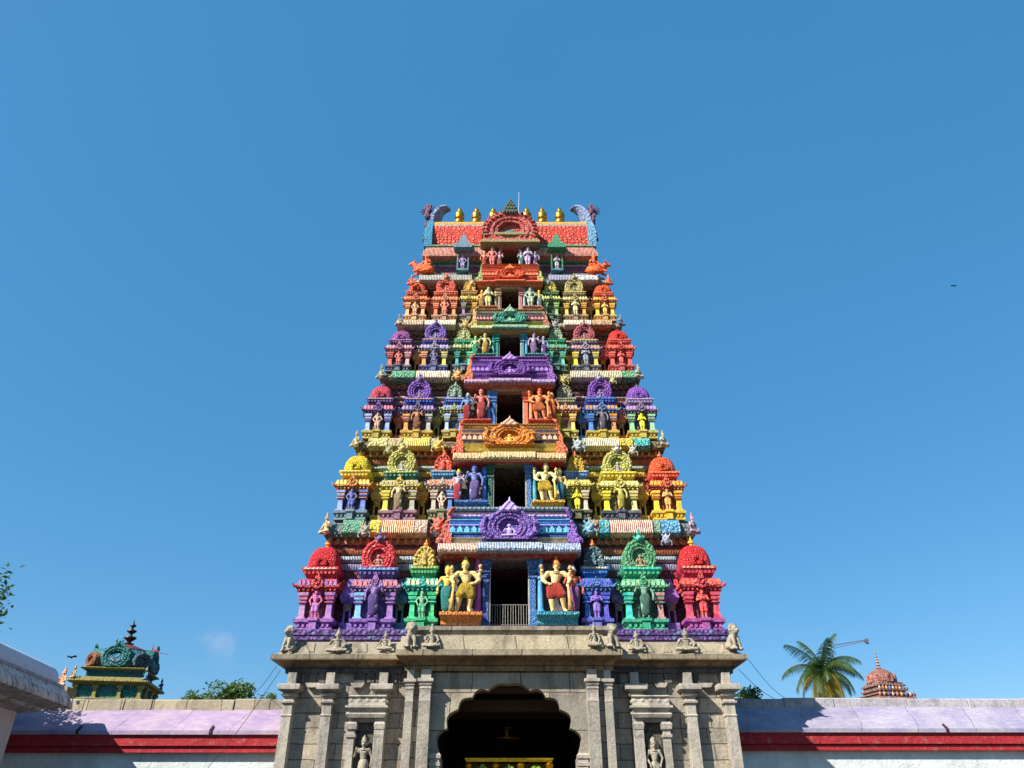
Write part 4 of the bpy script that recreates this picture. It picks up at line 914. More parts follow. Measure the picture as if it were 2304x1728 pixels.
b.loft([(xb, hE + o, 3.0 - o, 2 * YC - 3.0 + o, z) for z, o in ep]); obj('roof_eave', b.mesh('roof_eave', smooth=30), paint('#c83c38', 'band', '#e8b8a0', 1.4), gop)
b = MB(); b.loft([(-hE - o, -xb, 3.0 - o, 2 * YC - 3.0 + o, z) for z, o in ep])
obj('roof_eave', b.mesh('roof_eave', smooth=30), paint('#c83c38', 'band', '#e8b8a0', 1.4), gop)
b = MB(); b.stack(0, YC, hE - .3, YC - 3.3, [(zE1 + .05, .0), (zE1 + .12, .1), (zE1 + .2, .1), (zE1 + .24, 0)]); obj('roof_moulding', b, paint('#1f8a78', 'plain', '#d8b050'), gop)
# barrel roof
zb0 = zE1 + .22; rr = YC - 3.5; ztop = 28.62; hR = XX(172, 520, 3.9)
prof = []
for k in range(25):
    a = math.pi * k / 24; c, s_ = math.cos(a), math.sin(a)
    prof.append((YC - (rr + .06 * math.sin(a * 2) ** 2) * (abs(c) ** .8) * (1 if c > 0 else -1), zb0 + (ztop - zb0) * s_ ** .85))
b = MB(); b.prism(prof, 'x', -hR, hR); roof = obj('barrel_roof', b.mesh('barrel_roof', smooth=40), paint('#d8402c', 'scales', '#f4a078', .62), gop)
b = MB(); prof2 = [(p, q + .07) for p, q in prof if q > zb0 + (ztop - zb0) * .74]; prof2 = prof2 + [(prof2[-1][0], prof2[-1][1] - .2), (prof2[0][0], prof2[0][1] - .2)]
b.prism(prof2, 'x', -hR - .02, hR + .02); obj('roof_ridge', b.mesh('roof_ridge', smooth=40), paint('#e8b040', 'relief', '#f8e088', 2), roof)
b = MB(); zz = zb0 + (ztop - zb0) * .69
b.box(-hR - .01, hR + .01, min(p for p, q in prof if q > zz) - .06, YC, zz - .04, zz + .07); obj('roof_band', b, paint('#38a0a0', 'plain', '#e8d8b0'), roof)
# end gables with curling horns
for s in (-1, 1):
    b = MB(); rs = []
    for k in range(13):
        t = k / 12; a = t * math.pi / 2; z = zb0 - .1 + (ztop + .35 - zb0) * t; yh = (rr + .28) * math.cos(a * .86) ** .7
        x0 = hR - .04 + .08 * t; x1 = hR + .34 - .12 * t + .1 * math.sin(t * 3.1); xa, xb = sorted((s * x0, s * x1)); rs.append((xa, xb, YC - yh, YC + yh, z))
    b.loft(rs); zt = ztop + .3
    eg = obj('end_gable', b.mesh('end_gable', smooth=40), paint('#2f8cb0' if s < 0 else '#5a9cc0', 'relief', '#a8b8c8' if s > 0 else '#186888', 1.2), gop)
    b = MB()
    path = [(s * (hR + .2), YC, zt - .5), (s * (hR + .14), YC, zt + .1), (s * (hR - .02), YC, zt + .62), (s * (hR - .2), YC, zt + 1.0), (s * (hR - .46), YC, zt + 1.16), (s * (hR - .68), YC, zt + 1.08)]
    nn = 10; vs = []; fs = []
    wid = [.34, .3, .24, .17, .12, .05]; dep = [.95, .8, .6, .42, .28, .1]
    for j, p in enumerate(path):
        for k in range(nn):
            t = 2 * math.pi * k / nn; nx = math.cos(t) * wid[j]; ny = math.sin(t) * dep[j]
            tl = [0, .15, .5, .8, 1.2, 1.5][j]
            vs.append((p[0] + s * nx * math.cos(tl), p[1] + ny, p[2] + nx * math.sin(tl)))
    for j in range(len(path) - 1):
        for k in range(nn): fs.append((j * nn + k, j * nn + (k + 1) % nn, (j + 1) * nn + (k + 1) % nn, (j + 1) * nn + k))
    fs.append(tuple(range(nn))); fs.append(tuple(range((len(path) - 1) * nn, len(path) * nn))); b.add(vs, fs)
    obj('horn', b.mesh('horn', smooth=50), paint('#7484ac', 'relief', '#a8a8c0', .8), eg)
    b = MB(); random.seed(11 + s)
    for k in range(24):
        t = k / 23; z = zb0 + .5 + t * (zt + .7 - zb0); r_ = random.uniform(.1, .18) * (1 if t > .6 else .7); yy = YC - (rr * .9) * math.cos(min(t, 1) * 1.45) + random.uniform(-.1, .3)
        x = s * (hR + .36 + .07 * math.sin(k * 1.7) + .06 * t); b.ball((x, yy, z), (r_ * .9, r_, r_ * 1.2), 7, 5)
        if k % 2 and t > .5: b.tube([(x, yy, z), (x + s * .1, yy, z + .12), (x + s * .1, yy, z + .3)], [.09, .07, .01], 6)
    b.ball((s * (hR + .4), YC - .35, zt + .5), (.22, .32, .27), 10, 7)
    for k in range(7):
        a = -.6 + k * .5; b.tube([(s * (hR + .42), YC - .4, zt + .55), (s * (hR + .42 + .42 * math.cos(a)), YC - .5, zt + .55 + .45 * math.sin(a))], [.09, .02], 6)
    obj('flame_crest', b.mesh('flame_crest', smooth=True), paint('#6a4468', 'relief', '#b07858', 1.6), eg)
# gilded pot finials along the ridge
GOLD = flat('weathered gilding', '#b8892c', .35, .8, .3, 14, .5)
for u in (1031, 1069, 1107, 1145, 1182, 1217, 1256):
    x = XX(u - 1145, 485, YC); b = MB(); z = ztop - .02; h = 1.62
    b.lathe(0, 0, [(z, .3), (z + .1, .28), (z + .14, .2), (z + .3, .22), (z + .36, .3), (z + .5, .34), (z + .64, .3), (z + .72, .2), (z + .76, .3), (z + .9, .345), (z + 1.06, .33), (z + 1.2, .24), (z + 1.28, .15), (z + 1.36, .17), (z + 1.42, .1), (z + 1.52, .07), (z + h, .02)], 18)
    f_ = obj('pot_finial', b.mesh('pot_finial', smooth=50), GOLD, gop, (x, YC, 0), (.76, .76, 1))
# doorway bay of the neck storey
bw6 = XX(60, 565, y6)
b = MB()
for s in (-1, 1): b.box(*sorted((s * (hd6 + .01), s * bw6)), 3.05, 3.35, dz0 - .2, ZZ(550, 3.0))
b.box(-hd6 - .01, hd6 + .01, 3.05, 3.35, dz1, ZZ(550, 3.0)); bay = obj('doorway_bay', b, paint('#8c3430', 'plain'), gop)
for s in (-1, 1):
    b = MB(); b.box(*sorted((s * (hd6), s * (hd6 + .12))), 2.95, 3.2, dz0, dz1 + .02); obj('door_jamb', b, paint('#c8707a' if s < 0 else '#c8a0a0', 'plain'), bay)
    b = MB(); x0, x1 = sorted((s * (hd6 + .14), s * (bw6 + .06))); b.loft([(x0, x1, 2.78, 3.3, dz0 - .25), (x0 - .02, x1 + .02, 2.7, 3.3, dz0 - .08), (x0 - .02, x1 + .02, 2.7, 3.3, dz0 + .02)]); obj('pedestal', b, paint('#b84030' if s < 0 else '#c06850', 'plain'), bay)
b = MB(); b.box(-hd6 - .2, hd6 + .2, 2.85, 3.3, dz1 + .01, dz1 + .3); obj('lintel', b, paint('#c85850', 'band', '#e8a090', 2), bay)
zt0, zt1 = ZZ(549, 2.75), ZZ(540, 2.8); hw6 = XX(67, 545, 2.7)
b = MB(); b.loft([(-hw6 + .2, hw6 - .2, 2.8, 4.0, zt0 - .08), (-hw6, hw6, 2.58, 4, zt0), (-hw6, hw6, 2.58, 4, zt0 + .1), (-hw6 + .06, hw6 - .06, 2.66, 4, zt0 + .22), (-hw6 + .15, hw6 - .15, 2.78, 4, zt1 + .06), (-hw6 + .15, hw6 - .15, 2.78, 4, zt1 + .2), (-hw6 + .05, hw6 - .05, 2.68, 4, zt1 + .26), (-hw6 + .08, hw6 - .08, 2.7, 4, zt1 + .42)])
obj('bay_eave', b, paint('#3a9a88', 'band', '#e8a848', 2.2), gop)
Rk = XX(58, 515, 2.7); zk0 = ZZ(537, 2.7); zk1 = ZZ(476, 2.7); kz = (zk1 - zk0) / 1.55
b = MB(); horseshoe(b, 1, 0, 0, .9, .5, .1, 21, 84)
for k in range(19):
    a = -.35 + k * (math.pi + .7) / 18; b.tube([(.9 * math.cos(a), -.02, .9 * math.sin(a) * 1.0), (1.04 * math.cos(a - .04), -.03, 1.04 * math.sin(a - .04)), (1.1 * math.cos(a + .08), .02, 1.1 * math.sin(a + .08))], [.08, .07, .015], 6)
b.box(-1.05, 1.05, -.04, .9, -.6, -.48)
ku = obj('horseshoe_gable', b.mesh('horseshoe_gable', smooth=40), paint('#c84c44', 'relief', '#e89080', 1.1), gop, (0, 2.7, zk0 + .5 * kz), (Rk, 1.0, kz))
b = MB(); b.lathe(0, 0, [(0, .3), (.03, .26), (.06, .05)], 16); r_ = obj('gable_boss', b, paint('#2a8c88', 'relief', '#a0d0b8', 2.5), ku, (0, .2, -.15), (1, 1, 1)); r_.rotation_euler = (R(90), 0, 0)
b = MB()
for row, (nn, zz_, rr_) in enumerate(((5, .0, .13), (4, .2, .12), (3, .38, .1), (2, .52, .085), (1, .64, .08))):
    for k in range(nn): b.ball(((k - (nn - 1) / 2) * .11, -.03, 1.0 + zz_), (rr_ * .8, rr_, rr_), 8, 5)
b.tube([(0, 0, 1.6), (0, 0, 1.88)], [.06, .005], 6); obj('crest', b.mesh('crest', smooth=True), paint('#4a6a58', 'relief', '#c88848', 2.5), ku)
b = MB(); xx = XX(1164 - 1146, 470, 4.0); b.tube([(xx, 4.2, ztop - .2), (xx + .05, 4.2, ZZ(432, 4.2))], .014, 6); b.tube([(xx, 4.2, ztop - .2), (xx - .1, 4.2, ztop + .9)], .02, 6)
obj('lightning_rod', b, flat('dull grey metal', '#6a6a6c', .5, .6), gop)

# ------------------------------------------------------------------ statues
STO = ['lowest', 'second', 'third', 'fourth', 'fifth']
def H(*a): return ['#' + q for q in a]
GUARD = [ # label colour, cols, u, v top, mirror
 [('yellow four-armed', H('dcc078', 'e6bc30', 'ecd058', 'c8a050'), -97, 1243, 1), ('red-skirted cream', H('e8c484', 'dc4434', 'ea8830', 'c89858'), 104, 1243, -1)],
 [('violet and blue', H('6c78bc', '8a70b8', '3468b8', '8878b0'), -79, 1035, 1), ('golden yellow', H('eadc94', 'eec630', 'e8d890', 'd8b040'), 80, 1032, -1)],
 [('salmon red', H('cc6c5c', 'd84a48', 'c87464', 'c8885c'), -64, 866, 1), ('bright orange', H('ee8444', 'ea7434', 'e25c24', 'e89050'), 66, 864, -1)],
 [('olive and gold', H('c4c07c', 'e4b440', 'b0b4a4', 'a8a868'), -56, 743, 1), ('lilac robed', H('b096b4', 'b08abc', 'b894b0', 'a088a8'), 54, 743, -1)],
 [('pale olive', H('c8c490', 'c8bc68', 'b8bc88', 'b0a870'), -49, 641, 1), ('pale grey-green', H('a4b49c', 'acbc98', 'a0ac98', '98a088'), 46, 641, -1)]]
ATT = [[('teal-skirted', H('e0b848', '38a8a0', 'e8c848', 'c89848'), -138), ('pink-skirted', H('d8603c', 'b86aa8', 'c8c0c0', 'd08050'), 143)],
       [('red-skirted', H('b0a0b8', 'dc4858', 'e0c838', 'a888a8'), -115), ('blue-skirted', H('e0c078', '2c94b0', 'e0d0a0', 'e0a050'), 113)],
       [('scarlet-skirted', H('5a80a8', 'd02424', 'a0a890', '7890a8'), -95), ('orange-skirted', H('f09048', 'ee6c20', 'f0a050', 'e88848'), 95)],
       [('emerald-skirted', H('a8c888', '14c890', 'a8c890', '88b080'), -78), ('plum-skirted', H('b0a0b8', '7c58a8', 'b8a8b8', 'a090a8'), 76)],
       [('orange-robed', H('e89838', 'd8b048', 'e8c050', 'd09040'), -64), ('blue-and-yellow', H('d8c870', '8cb0c8', 'e0c858', 'c0b070'), 66)]]
for i, d in enumerate(S_):
    y = d['yb']; f = d['f']; ys = y - .16 * f; zf = d['dz0'] + .335 * f
    for k, side in ((0, 'left'), (1, 'right')):
        nm, cols, u, vt, mi = GUARD[i][k]
        gk = [('guardian', 'guardian'), ('devi', 'guardian'), ('devi', 'guardian'), ('devi', 'devi'), ('niche', 'niche')][i][k]
        cl_ = ' with a club' if gk == 'guardian' else ' in draped clothes'
        statue(gk, f'{nm} crowned guardian statue{cl_}, {side} of the {STO[i]} doorway', (XX(u, vt + 40, ys), ys, zf), ZZ(vt, ys) - zf, cols, mi, 0, 'plain', 'guardian statues beside the doorways', wide=1.12)
        nm, cols, u = ATT[i][k]
        statue('devi', f'{nm} attendant statue at the outer {side} edge of the {STO[i]} doorway', (XX(u, vt + 40, ys + .1 * f), ys + .12 * f, zf), (ZZ(vt, ys) - zf) * .9, cols, -mi, R(8 if k else -8), 'plain', 'attendant statues beside the doorways', wide=1.05)
NICHE = [dict(CL=('magenta', 'c85c90', 'b468b0', 1.2, 'red domed corner'), PL=('large purple', '8464a8', '7458a8', 1.75, 'red horseshoe-arched'), SL=('green', '70b088', '48a878', 1.15, 'yellow-topped green'), SR=('violet', '8460c4', '7454b4', 1.2, 'dark blue arched'), PR=('large grey-green', '6c9c84', '5a8c78', 1.75, 'green horseshoe-arched'), CR=('red', 'e45048', 'dc3438', 1.25, 'red domed corner')),
         dict(CL=('indigo', '6868a0', '3858a8', 1.2, 'yellow domed corner'), PL=('large cream', 'd4c494', 'c8b080', 1.6, 'olive horseshoe-arched'), SL=('tan', 'ccb8a0', 'd0b090', 1.0, 'red-topped narrow'), SR=('bright yellow', 'e8d42c', 'ecd820', 1.15, 'gold-topped narrow'), PR=('large pale yellow', 'dccc70', 'e0c848', 1.5, 'yellow horseshoe-arched'), CR=('cream and orange', 'e8b070', 'e0a040', 1.25, 'orange domed corner')),
         dict(CL=('tan', 'c8a890', 'c49c80', 1.2, 'crimson domed corner'), PL=('large brown', 'c07a50', 'b87048', 1.5, 'purple horseshoe-arched'), PR=('large grey', '807480', '787078', 1.5, 'purple horseshoe-arched'), CR=('lemon yellow', 'f4e818', 'f0e010', 1.15, 'purple domed corner')),
         dict(CL=('red-brown', 'd87060', 'c86050', 1.2, 'magenta domed corner'), PL=('smoky violet', '686080', '686090', 1.2, 'violet horseshoe-arched'), PR=('large slate', '8c94a0', '8088a0', 1.45, 'maroon horseshoe-arched'), CR=('red', 'e45c50', 'e05048', 1.2, 'red domed corner')),
         dict(CL=('peach', 'e8b080', 'e0a070', 1.2, 'orange domed corner'), PL=('coral', 'e88868', 'e07c58', 1.4, 'orange horseshoe-arched'), PR=('pale cream', 'e0d49c', 'd8cc90', 1.4, 'cream horseshoe-arched'), CR=('golden', 'ecc468', 'e8bc58', 1.2, 'orange domed corner'))]
for i, d in enumerate(S_):
    for k, (nm, c1, c2, h, wh) in NICHE[i].items():
        j = 'CPS'.index(k[0]); s = -1 if k[1] == 'L' else 1; sx, sz = d['sx'], d['sz']
        kind = 'niche' if j != 1 or i > 2 else 'devi'
        side = 'left' if s < 0 else 'right'
        ht = h * sz * .86
        statue(kind, f'{nm} figure in the {wh} shrine, {side} side of the {STO[i]} storey', (s * d['xs'][j], YT[i] + (-.03 - .07 * (j == 1)) * sx, d['z0'] + .365 * sz), ht, H(c1, c2, c1, c2), s, 0, 'plain', 'figures standing in the miniature shrines', wide=1.12, sc=2)
# neck storey figures
zf = dz0 + .03
for s, u, nm, c, att in ((-1, -40, 'coral', H('e08070', 'dc6458', 'c8b8c0', 'c88070'), 0), (-1, -58, 'small red-orange', H('d88860', 'd85838', 'b0a0a8', 'c88060'), 1), (-1, -24, 'small pink', H('c8a0a8', 'd06858', 'a8a8b0', 'c08878'), 1),
                         (1, 40, 'pale lilac', H('c8b8cc', 'b898c0', 'd0c8d8', 'a898b0'), 0), (1, 57, 'small deep purple', H('a898b8', '70407c', 'b0a8b8', '886090'), 1), (1, 25, 'small turquoise', H('a8b0b0', '38988c', 'b0b0b8', '708890'), 1)):
    side = 'left' if s < 0 else 'right'
    statue('devi' if att else 'niche', f'{nm} robed figure {side} of the topmost doorway under the roof', (XX(u, 570, 2.85), 2.86 + .06 * att, zf), (ZZ(549, 2.85) - zf) * (.8 if att else .97), c, s, 0, 'plain', 'robed figures beside the topmost doorway')
for s, u, nm, c, cc in ((-1, 1040, 'violet-grey', H('9484b0', '8c7ca8', '9088a8', '8478a0'), ('7898b0', '6078b0')), (1, 1251, 'silver-grey', H('aca8b0', 'a09ca4', 'b8b0a8', '989498'), ('38a070', '28906c'))):
    x = XX(u - 1146, 590, 3.1); z0 = ZZ(609, 3.05)
    b = MB(); b.box(x - .28, x + .28, 2.85, 3.5, z0 - .12, z0 - .005); obj('niche_shelf', b, paint('#206878', 'plain'), gop)
    statue('niche', f'{nm} figure under a pointed canopy on the {"left" if s < 0 else "right"} of the topmost storey', (x, 2.98, z0), ZZ(570, 2.98) - z0, c, s)
    b = MB(); zc = ZZ(566, 2.95)
    b.loft([(x - .42, x + .42, 2.68, 3.4, zc), (x - .44, x + .44, 2.64, 3.4, zc + .03), (x - .42, x + .42, 2.66, 3.4, zc + .3), (x - .26, x + .26, 2.8, 3.35, zc + .38), (x - .24, x + .24, 2.82, 3.35, zc + .5), (x - .1, x + .1, 2.9, 3.3, zc + .95), (x - .03, x + .03, 2.98, 3.2, zc + 1.15)])
    for o in (-.36, .36): b.box(x + o * .7 - .03, x + o * .7 + .03, 2.95, 3.05, z0, zc)
    obj('canopy', b, paint('#' + cc[0], 'relief', None, 2.5), gop)
# orange bulls with riders at the corners of the neck storey
ORB = '#ee5c1c'
for s, side in ((-1, 'left'), (1, 'right')):
    yb_ = 2.95; x = s * XX(197, 605, yb_); z0 = zk[5] + .0
    t = thing('bull_statue', f'orange bull lying on the {side} corner ledge below the barrel roof', 'statue', (x, yb_, z0), 0 if s < 0 else R(180))
    if s > 0: t.rotation_euler = (0, 0, R(180))
    obj('body', beast('bull'), paint(ORB, 'plain', '#f89050', 2), t, (0, 0, 0), (.82, .75, .95))
    obj('saddle_cloth', (lambda m: (m.ring((.12, 0, .3), .27, .035, 'y', 16, 6), m)[1])(MB()), paint('#d84028', 'plain'), t, (0, 0, 0), (.82, .9, .95)).rotation_euler = (0, 0, R(90))
    statue('seated', f'small orange figure seated beside the bull on the {side} roof corner', (x - s * .15, yb_ + .12, z0 + .42), .95, H('ee6a28', 'e85420', 'e8b878' if s < 0 else 'e88040', 'e87838'), s, R(20 * s), 'plain')
    statue('seated', f'orange crouching figure on the {side} end of the pale ledge under the bull', (s * XX(221, 632, 2.72), 2.66, ZZ(643, 2.7)), .62, H('e8683c', 'e05830', 'e89068', 'd87048'), -s, R(15 * s), 'plain')
# seated figures at the ledge ends
ENDS = [(0, -1, 'tan', 'd0ac78'), (0, 1, 'blue-pink', 'a88898'), (1, -1, 'sandy', 'c0b080'), (1, 1, 'khaki', 'b8ac80'), (2, -1, 'moss grey', 'a0a080'), (2, 1, 'stone grey', 'b0a888'), (3, -1, 'brown', 'b08c68'), (3, 1, 'slate grey', '788494')]
for i, s, nm, c in ENDS:
    d = S_[i]; x = s * (d['hr'] - .22 * d['sz']); y = d['yr'] - .02; z = d['zr0'] + .03; hh = .78 * d['sz']
    statue('seated', f'{nm} seated figure at the {"left" if s < 0 else "right"} end of the ledge above the {STO[i]} storey', (x, y, z), hh, H(c, c, c, c), s, R(35 * s), 'plain', 'seated figures at the ledge ends', wide=.9)

# carved stone figures on the stone cornice
def stone_fig(kind, label, u, v0, h_px, y, rz=0, wd=1.0, mir=1):
    h = XX(h_px, v0 - h_px / 2, y); x = XX(u - 1146, v0 - h_px / 2, y); z = ZZ(v0, y)
    ms = stone('carved granite', '#9f9684', False, '#8c8270', .55)
    if kind == 'seated': return statue('seated', label, (x, y, z), h, [ms] * 4, mir, rz, group='stone figures on the cornice', wide=wd)
    t = thing('lion_statue', label, 'statue', (x, y, z), rz, 'stone lions on the cornice'); obj('body', beast('lion'), ms, t, scl=(h * wd, h * .9, h)); return t
stone_fig('lion', 'weathered stone beast rearing on the far left corner of the stone cornice', 652, 1468, 60, -.3, R(-25), .9)
stone_fig('seated', 'lone stone figure with a pointed crown, seated on the left half of the stone cornice', 761, 1469, 54, -.38, 0, 1.35)
stone_fig('seated', 'small stone figure with a purple-stained head on the left half of the stone cornice', 868, 1464, 44, -.3, 0, 1.2)
stone_fig('lion', 'stone lion at the left end of the raised middle parapet', 926, 1459, 58, -.98, R(12), 1.1)
stone_fig('seated', 'stone crowned figure just right of the left parapet lion', 973, 1458, 52, -1.0, 0, 1.2)
stone_fig('seated', 'stone seated figure just left of the right parapet lion', 1337, 1457, 56, -1.0, 0, .9)
stone_fig('lion', 'stone lion at the right end of the raised middle parapet', 1378, 1458, 54, -.98, R(18), 1.25)
stone_fig('seated', 'stone figure seated on the slope beside the right parapet lion', 1432, 1465, 45, -.35, 0, 1.35)
stone_fig('seated', 'stone figure seated midway along the right half of the cornice', 1543, 1466, 52, -.36, 0, 1.5)
stone_fig('lion', 'stone lion on the far right corner of the stone cornice', 1650, 1464, 60, -.32, R(30), 1.1)
b = MB()
# carved drapery on the cornice slope
random.seed(5)
for s in (-1, 1):
    x = 3.7
    while x < 7.0:
        w_ = random.uniform(.22, .4); b.prism([(s * x, 6.42), (s * (x + w_), 6.42), (s * (x + w_ * .7), 6.74), (s * (x + w_ * .2), 6.74)], 'y', -.3, -.1); x += w_ + random.uniform(.15, .5)
for k in range(0, len(b.v), 8):
    bb = MB(); vs = [(p[0], p[1] + (p[2] - 6.42) * .62 - .03, p[2]) for p in b.v[k:k + 8]]; bb.add(vs, [(0, 1, 2, 3), (7, 6, 5, 4), (0, 4, 5, 1), (1, 5, 6, 2), (2, 6, 7, 3), (3, 7, 4, 0)])
    obj('carved_drapery', bb.mesh('carved_drapery', smooth=30, bev=.02), stone('pale weathered slope', '#c2b390'), gop)
# niche deities
NS = stone('carved granite', '#9f9684')
statue('devi', 'grey stone deity with one raised hand in the niche left of the arch', (-4.3, -.2, 2.62), ZZ(1640, -.3) - 2.62, [NS] * 4, 1, wide=.95)
statue('niche', 'grey stone deity with lowered arms in the niche right of the arch', (4.3, -.2, 2.62), ZZ(1645, -.3) - 2.62, [NS] * 4, -1, wide=.9)

# ------------------------------------------------------------------ in the gateway
BR = flat('polished brass', '#d8a020', .28, .9, .5, 18, .55)
gn = flat('green garland leaves', '#7c9c18', .6, 0, .8, 20, .6)
t = thing('brass_shrine', 'ornate golden brass shrine with leafy garlands standing in the dark gateway arch', 'shrine', (0, .9, 0))
zt = ZZ(1708, .9); hw_ = XX(97, 1708, .9)
b = MB(); b.box(-hw_, hw_, 0, .5, zt - .07, zt); b.box(-hw_ - .03, hw_ + .03, -.03, .53, zt - .02, zt + .03); obj('top_rail', b, BR, t)
for x in (-hw_ + .08, -.42, .36, hw_ - .08):
    b = MB(); b.lathe(x, .04, [(0, .12), (.3, .1), (.4, .06), (zt - .5, .06), (zt - .45, .1), (zt - .4, .06), (zt - .3, .07), (zt - .22, .12), (zt - .15, .13), (zt - .08, .06)], 12); obj('post', b, BR, t)
b = MB(); b.box(-hw_ + .05, hw_ - .05, .3, .4, 0, zt - .1); obj('back_panel', b, paint('#6a4a10', 'relief', '#e0b030', 2.5), t)
b = MB(); random.seed(9)
for k in range(220):
    u_ = random.uniform(-1, 1); x = u_ * (hw_ - .1); z = zt - .18 - .22 * abs(math.sin(u_ * 4.7)) - random.uniform(0, .16)
    b.box(x - .03, x + .03, -.1 + random.uniform(-.04, .04), -.07, z - .05, z + .05)
obj('garland', b, gn, t)
t = thing('hanging_lamp', 'dark hanging oil lamp on a long rod inside the gateway arch', 'lamp', (XX(-5, 1600, 1.8), 1.8, 0))
b = MB(); b.tube([(0, 0, 5.4), (0, 0, ZZ(1655, 1.8))], .018, 6); b.lathe(0, 0, [(5.1, .02), (5.14, .12), (5.2, .03)], 12); obj('rod', b, flat('blackened iron', '#1c1814', .6, .5), t)
b = MB(); z = ZZ(1665, 1.8); b.lathe(0, 0, [(z - .1, .05), (z, .42), (z + .05, .44), (z + .06, .1), (z + .3, .08), (z + .32, .25), (z + .35, .26), (z + .37, .03)], 20); obj('lamp_bowl', b, flat('aged brass', '#5c4218', .45, .8), t)
# door railing
t = thing('railing', 'thin upright metal railing across the lowest painted doorway', 'railing', (0, .85, S_[0]['dz0']))
ir = flat('grey iron rail', '#8c8880', .5, .4); hz = ZZ(1361, .85) - S_[0]['dz0']; hr = S_[0]['hd'] - .05
b = MB(); b.tube([(-hr, 0, hz), (hr, 0, hz)], .016, 6); b.tube([(-hr, 0, .06), (hr, 0, .06)], .014, 6); obj('top_rail', b, ir, t)
for k in range(14):
    x = -hr + .05 + k * (2 * hr - .1) / 13; b = MB(); b.tube([(x, 0, 0), (x + .01 * math.sin(k * 2), 0, hz)], .010, 5); obj('baluster', b, ir, t)

# ------------------------------------------------------------------ boundary walls
def washed(name, hx, hx2, seed):
    N = NT(name); p = N.pos(); n = N.noise(p, .9, 5, .65); m = N.noise(N.pos((.9, 3, .9)), 3.2, 6, .7); fz = N.noise(p, 40, 3, .7)
    c = N.mix(N.ramp(n, .38, .62), lin(hx), lin(hx2)); c = N.mix(N.ramp(m, .46, .68, 0, .42), c, (.5, .47, .44, 1)); c = N.mix(N.ramp(fz, .56, .72, 0, .35), c, (.25, .2, .25, 1))
    st = N.noise(N.pos((3.5, .6, .6)), 1.5, 4, .7); c = N.mix(N.ramp(st, .62, .72, 0, .35), c, (.2, .17, .2, 1))
    br = N.n('ShaderNodeTexBrick', Scale=1.0); br.offset = .5; br.inputs['Brick Width'].default_value = 1.9; br.inputs['Row Height'].default_value = 9; br.inputs['Mortar Size'].default_value = .011; br.inputs['Mortar Smooth'].default_value = .6
    br.inputs['Color1'].default_value = (.86, .86, .86, 1); br.inputs['Color2'].default_value = (1.05, 1.05, 1.05, 1); br.inputs['Mortar'].default_value = (.4, .38, .4, 1)
    g = N.n('ShaderNodeNewGeometry'); sp = N.n('ShaderNodeSeparateXYZ'); N.l(g.outputs['Position'], sp.inputs[0]); cb = N.n('ShaderNodeCombineXYZ')
    N.l(N.math('ADD', N.math('ADD', sp.outputs['X'], N.math('MULTIPLY', sp.outputs['Z'], -.35)), N.math('MULTIPLY', N.noise(p, 1.6, 4), .35)), cb.inputs['X']); cb.inputs['Y'].default_value = 4
    N.l(cb.outputs[0], br.inputs['Vector']); c = N.mix(1.0, c, br.outputs['Color'], 'MULTIPLY')
    N.l(c, N.b.inputs['Base Color']); N.b.inputs['Roughness'].default_value = .85; N.bump(N.math('SUBTRACT', N.math('ADD', N.math('MULTIPLY', m, 2.), fz), N.math('MULTIPLY', br.outputs['Fac'], 1.5)), .6, .03); return N.m
LAV = washed('lavender limewash', '#927ca0', '#a890a6', 1); LAV2 = washed('pale lavender limewash', '#857d9a', '#9a94a4', 2)
def limed(name, hx, k):
    N = NT(name); p = N.pos(); n = N.noise(p, .8, 6, .7); m = N.noise(p, 5, 6, .75); st = N.noise(N.pos((6, 6, .6)), 1.2, 6, .75); b0 = lin(hx)
    c = N.mix(N.ramp(n, .4, .62), b0, mul(b0, .8)); c = N.mix(N.ramp(m, .54, .66, 0, k), c, mixc(mul(b0, .6), (.5, .47, .42, 1), .4)); c = N.mix(N.ramp(st, .55, .7, 0, k), c, mul(b0, .35))
    N.l(c, N.b.inputs['Base Color']); N.b.inputs['Roughness'].default_value = .85; N.bump(N.math('ADD', N.math('MULTIPLY', n, 3), m), .6, .05); return N.m
REDW = limed('red painted band', '#a41d26', .45); WHW = limed('white limewash', '#ccd4d1', .3)
CAPST = stone('coping stones', '#a89e88', True, '#928873', .4, 1.15, 4)
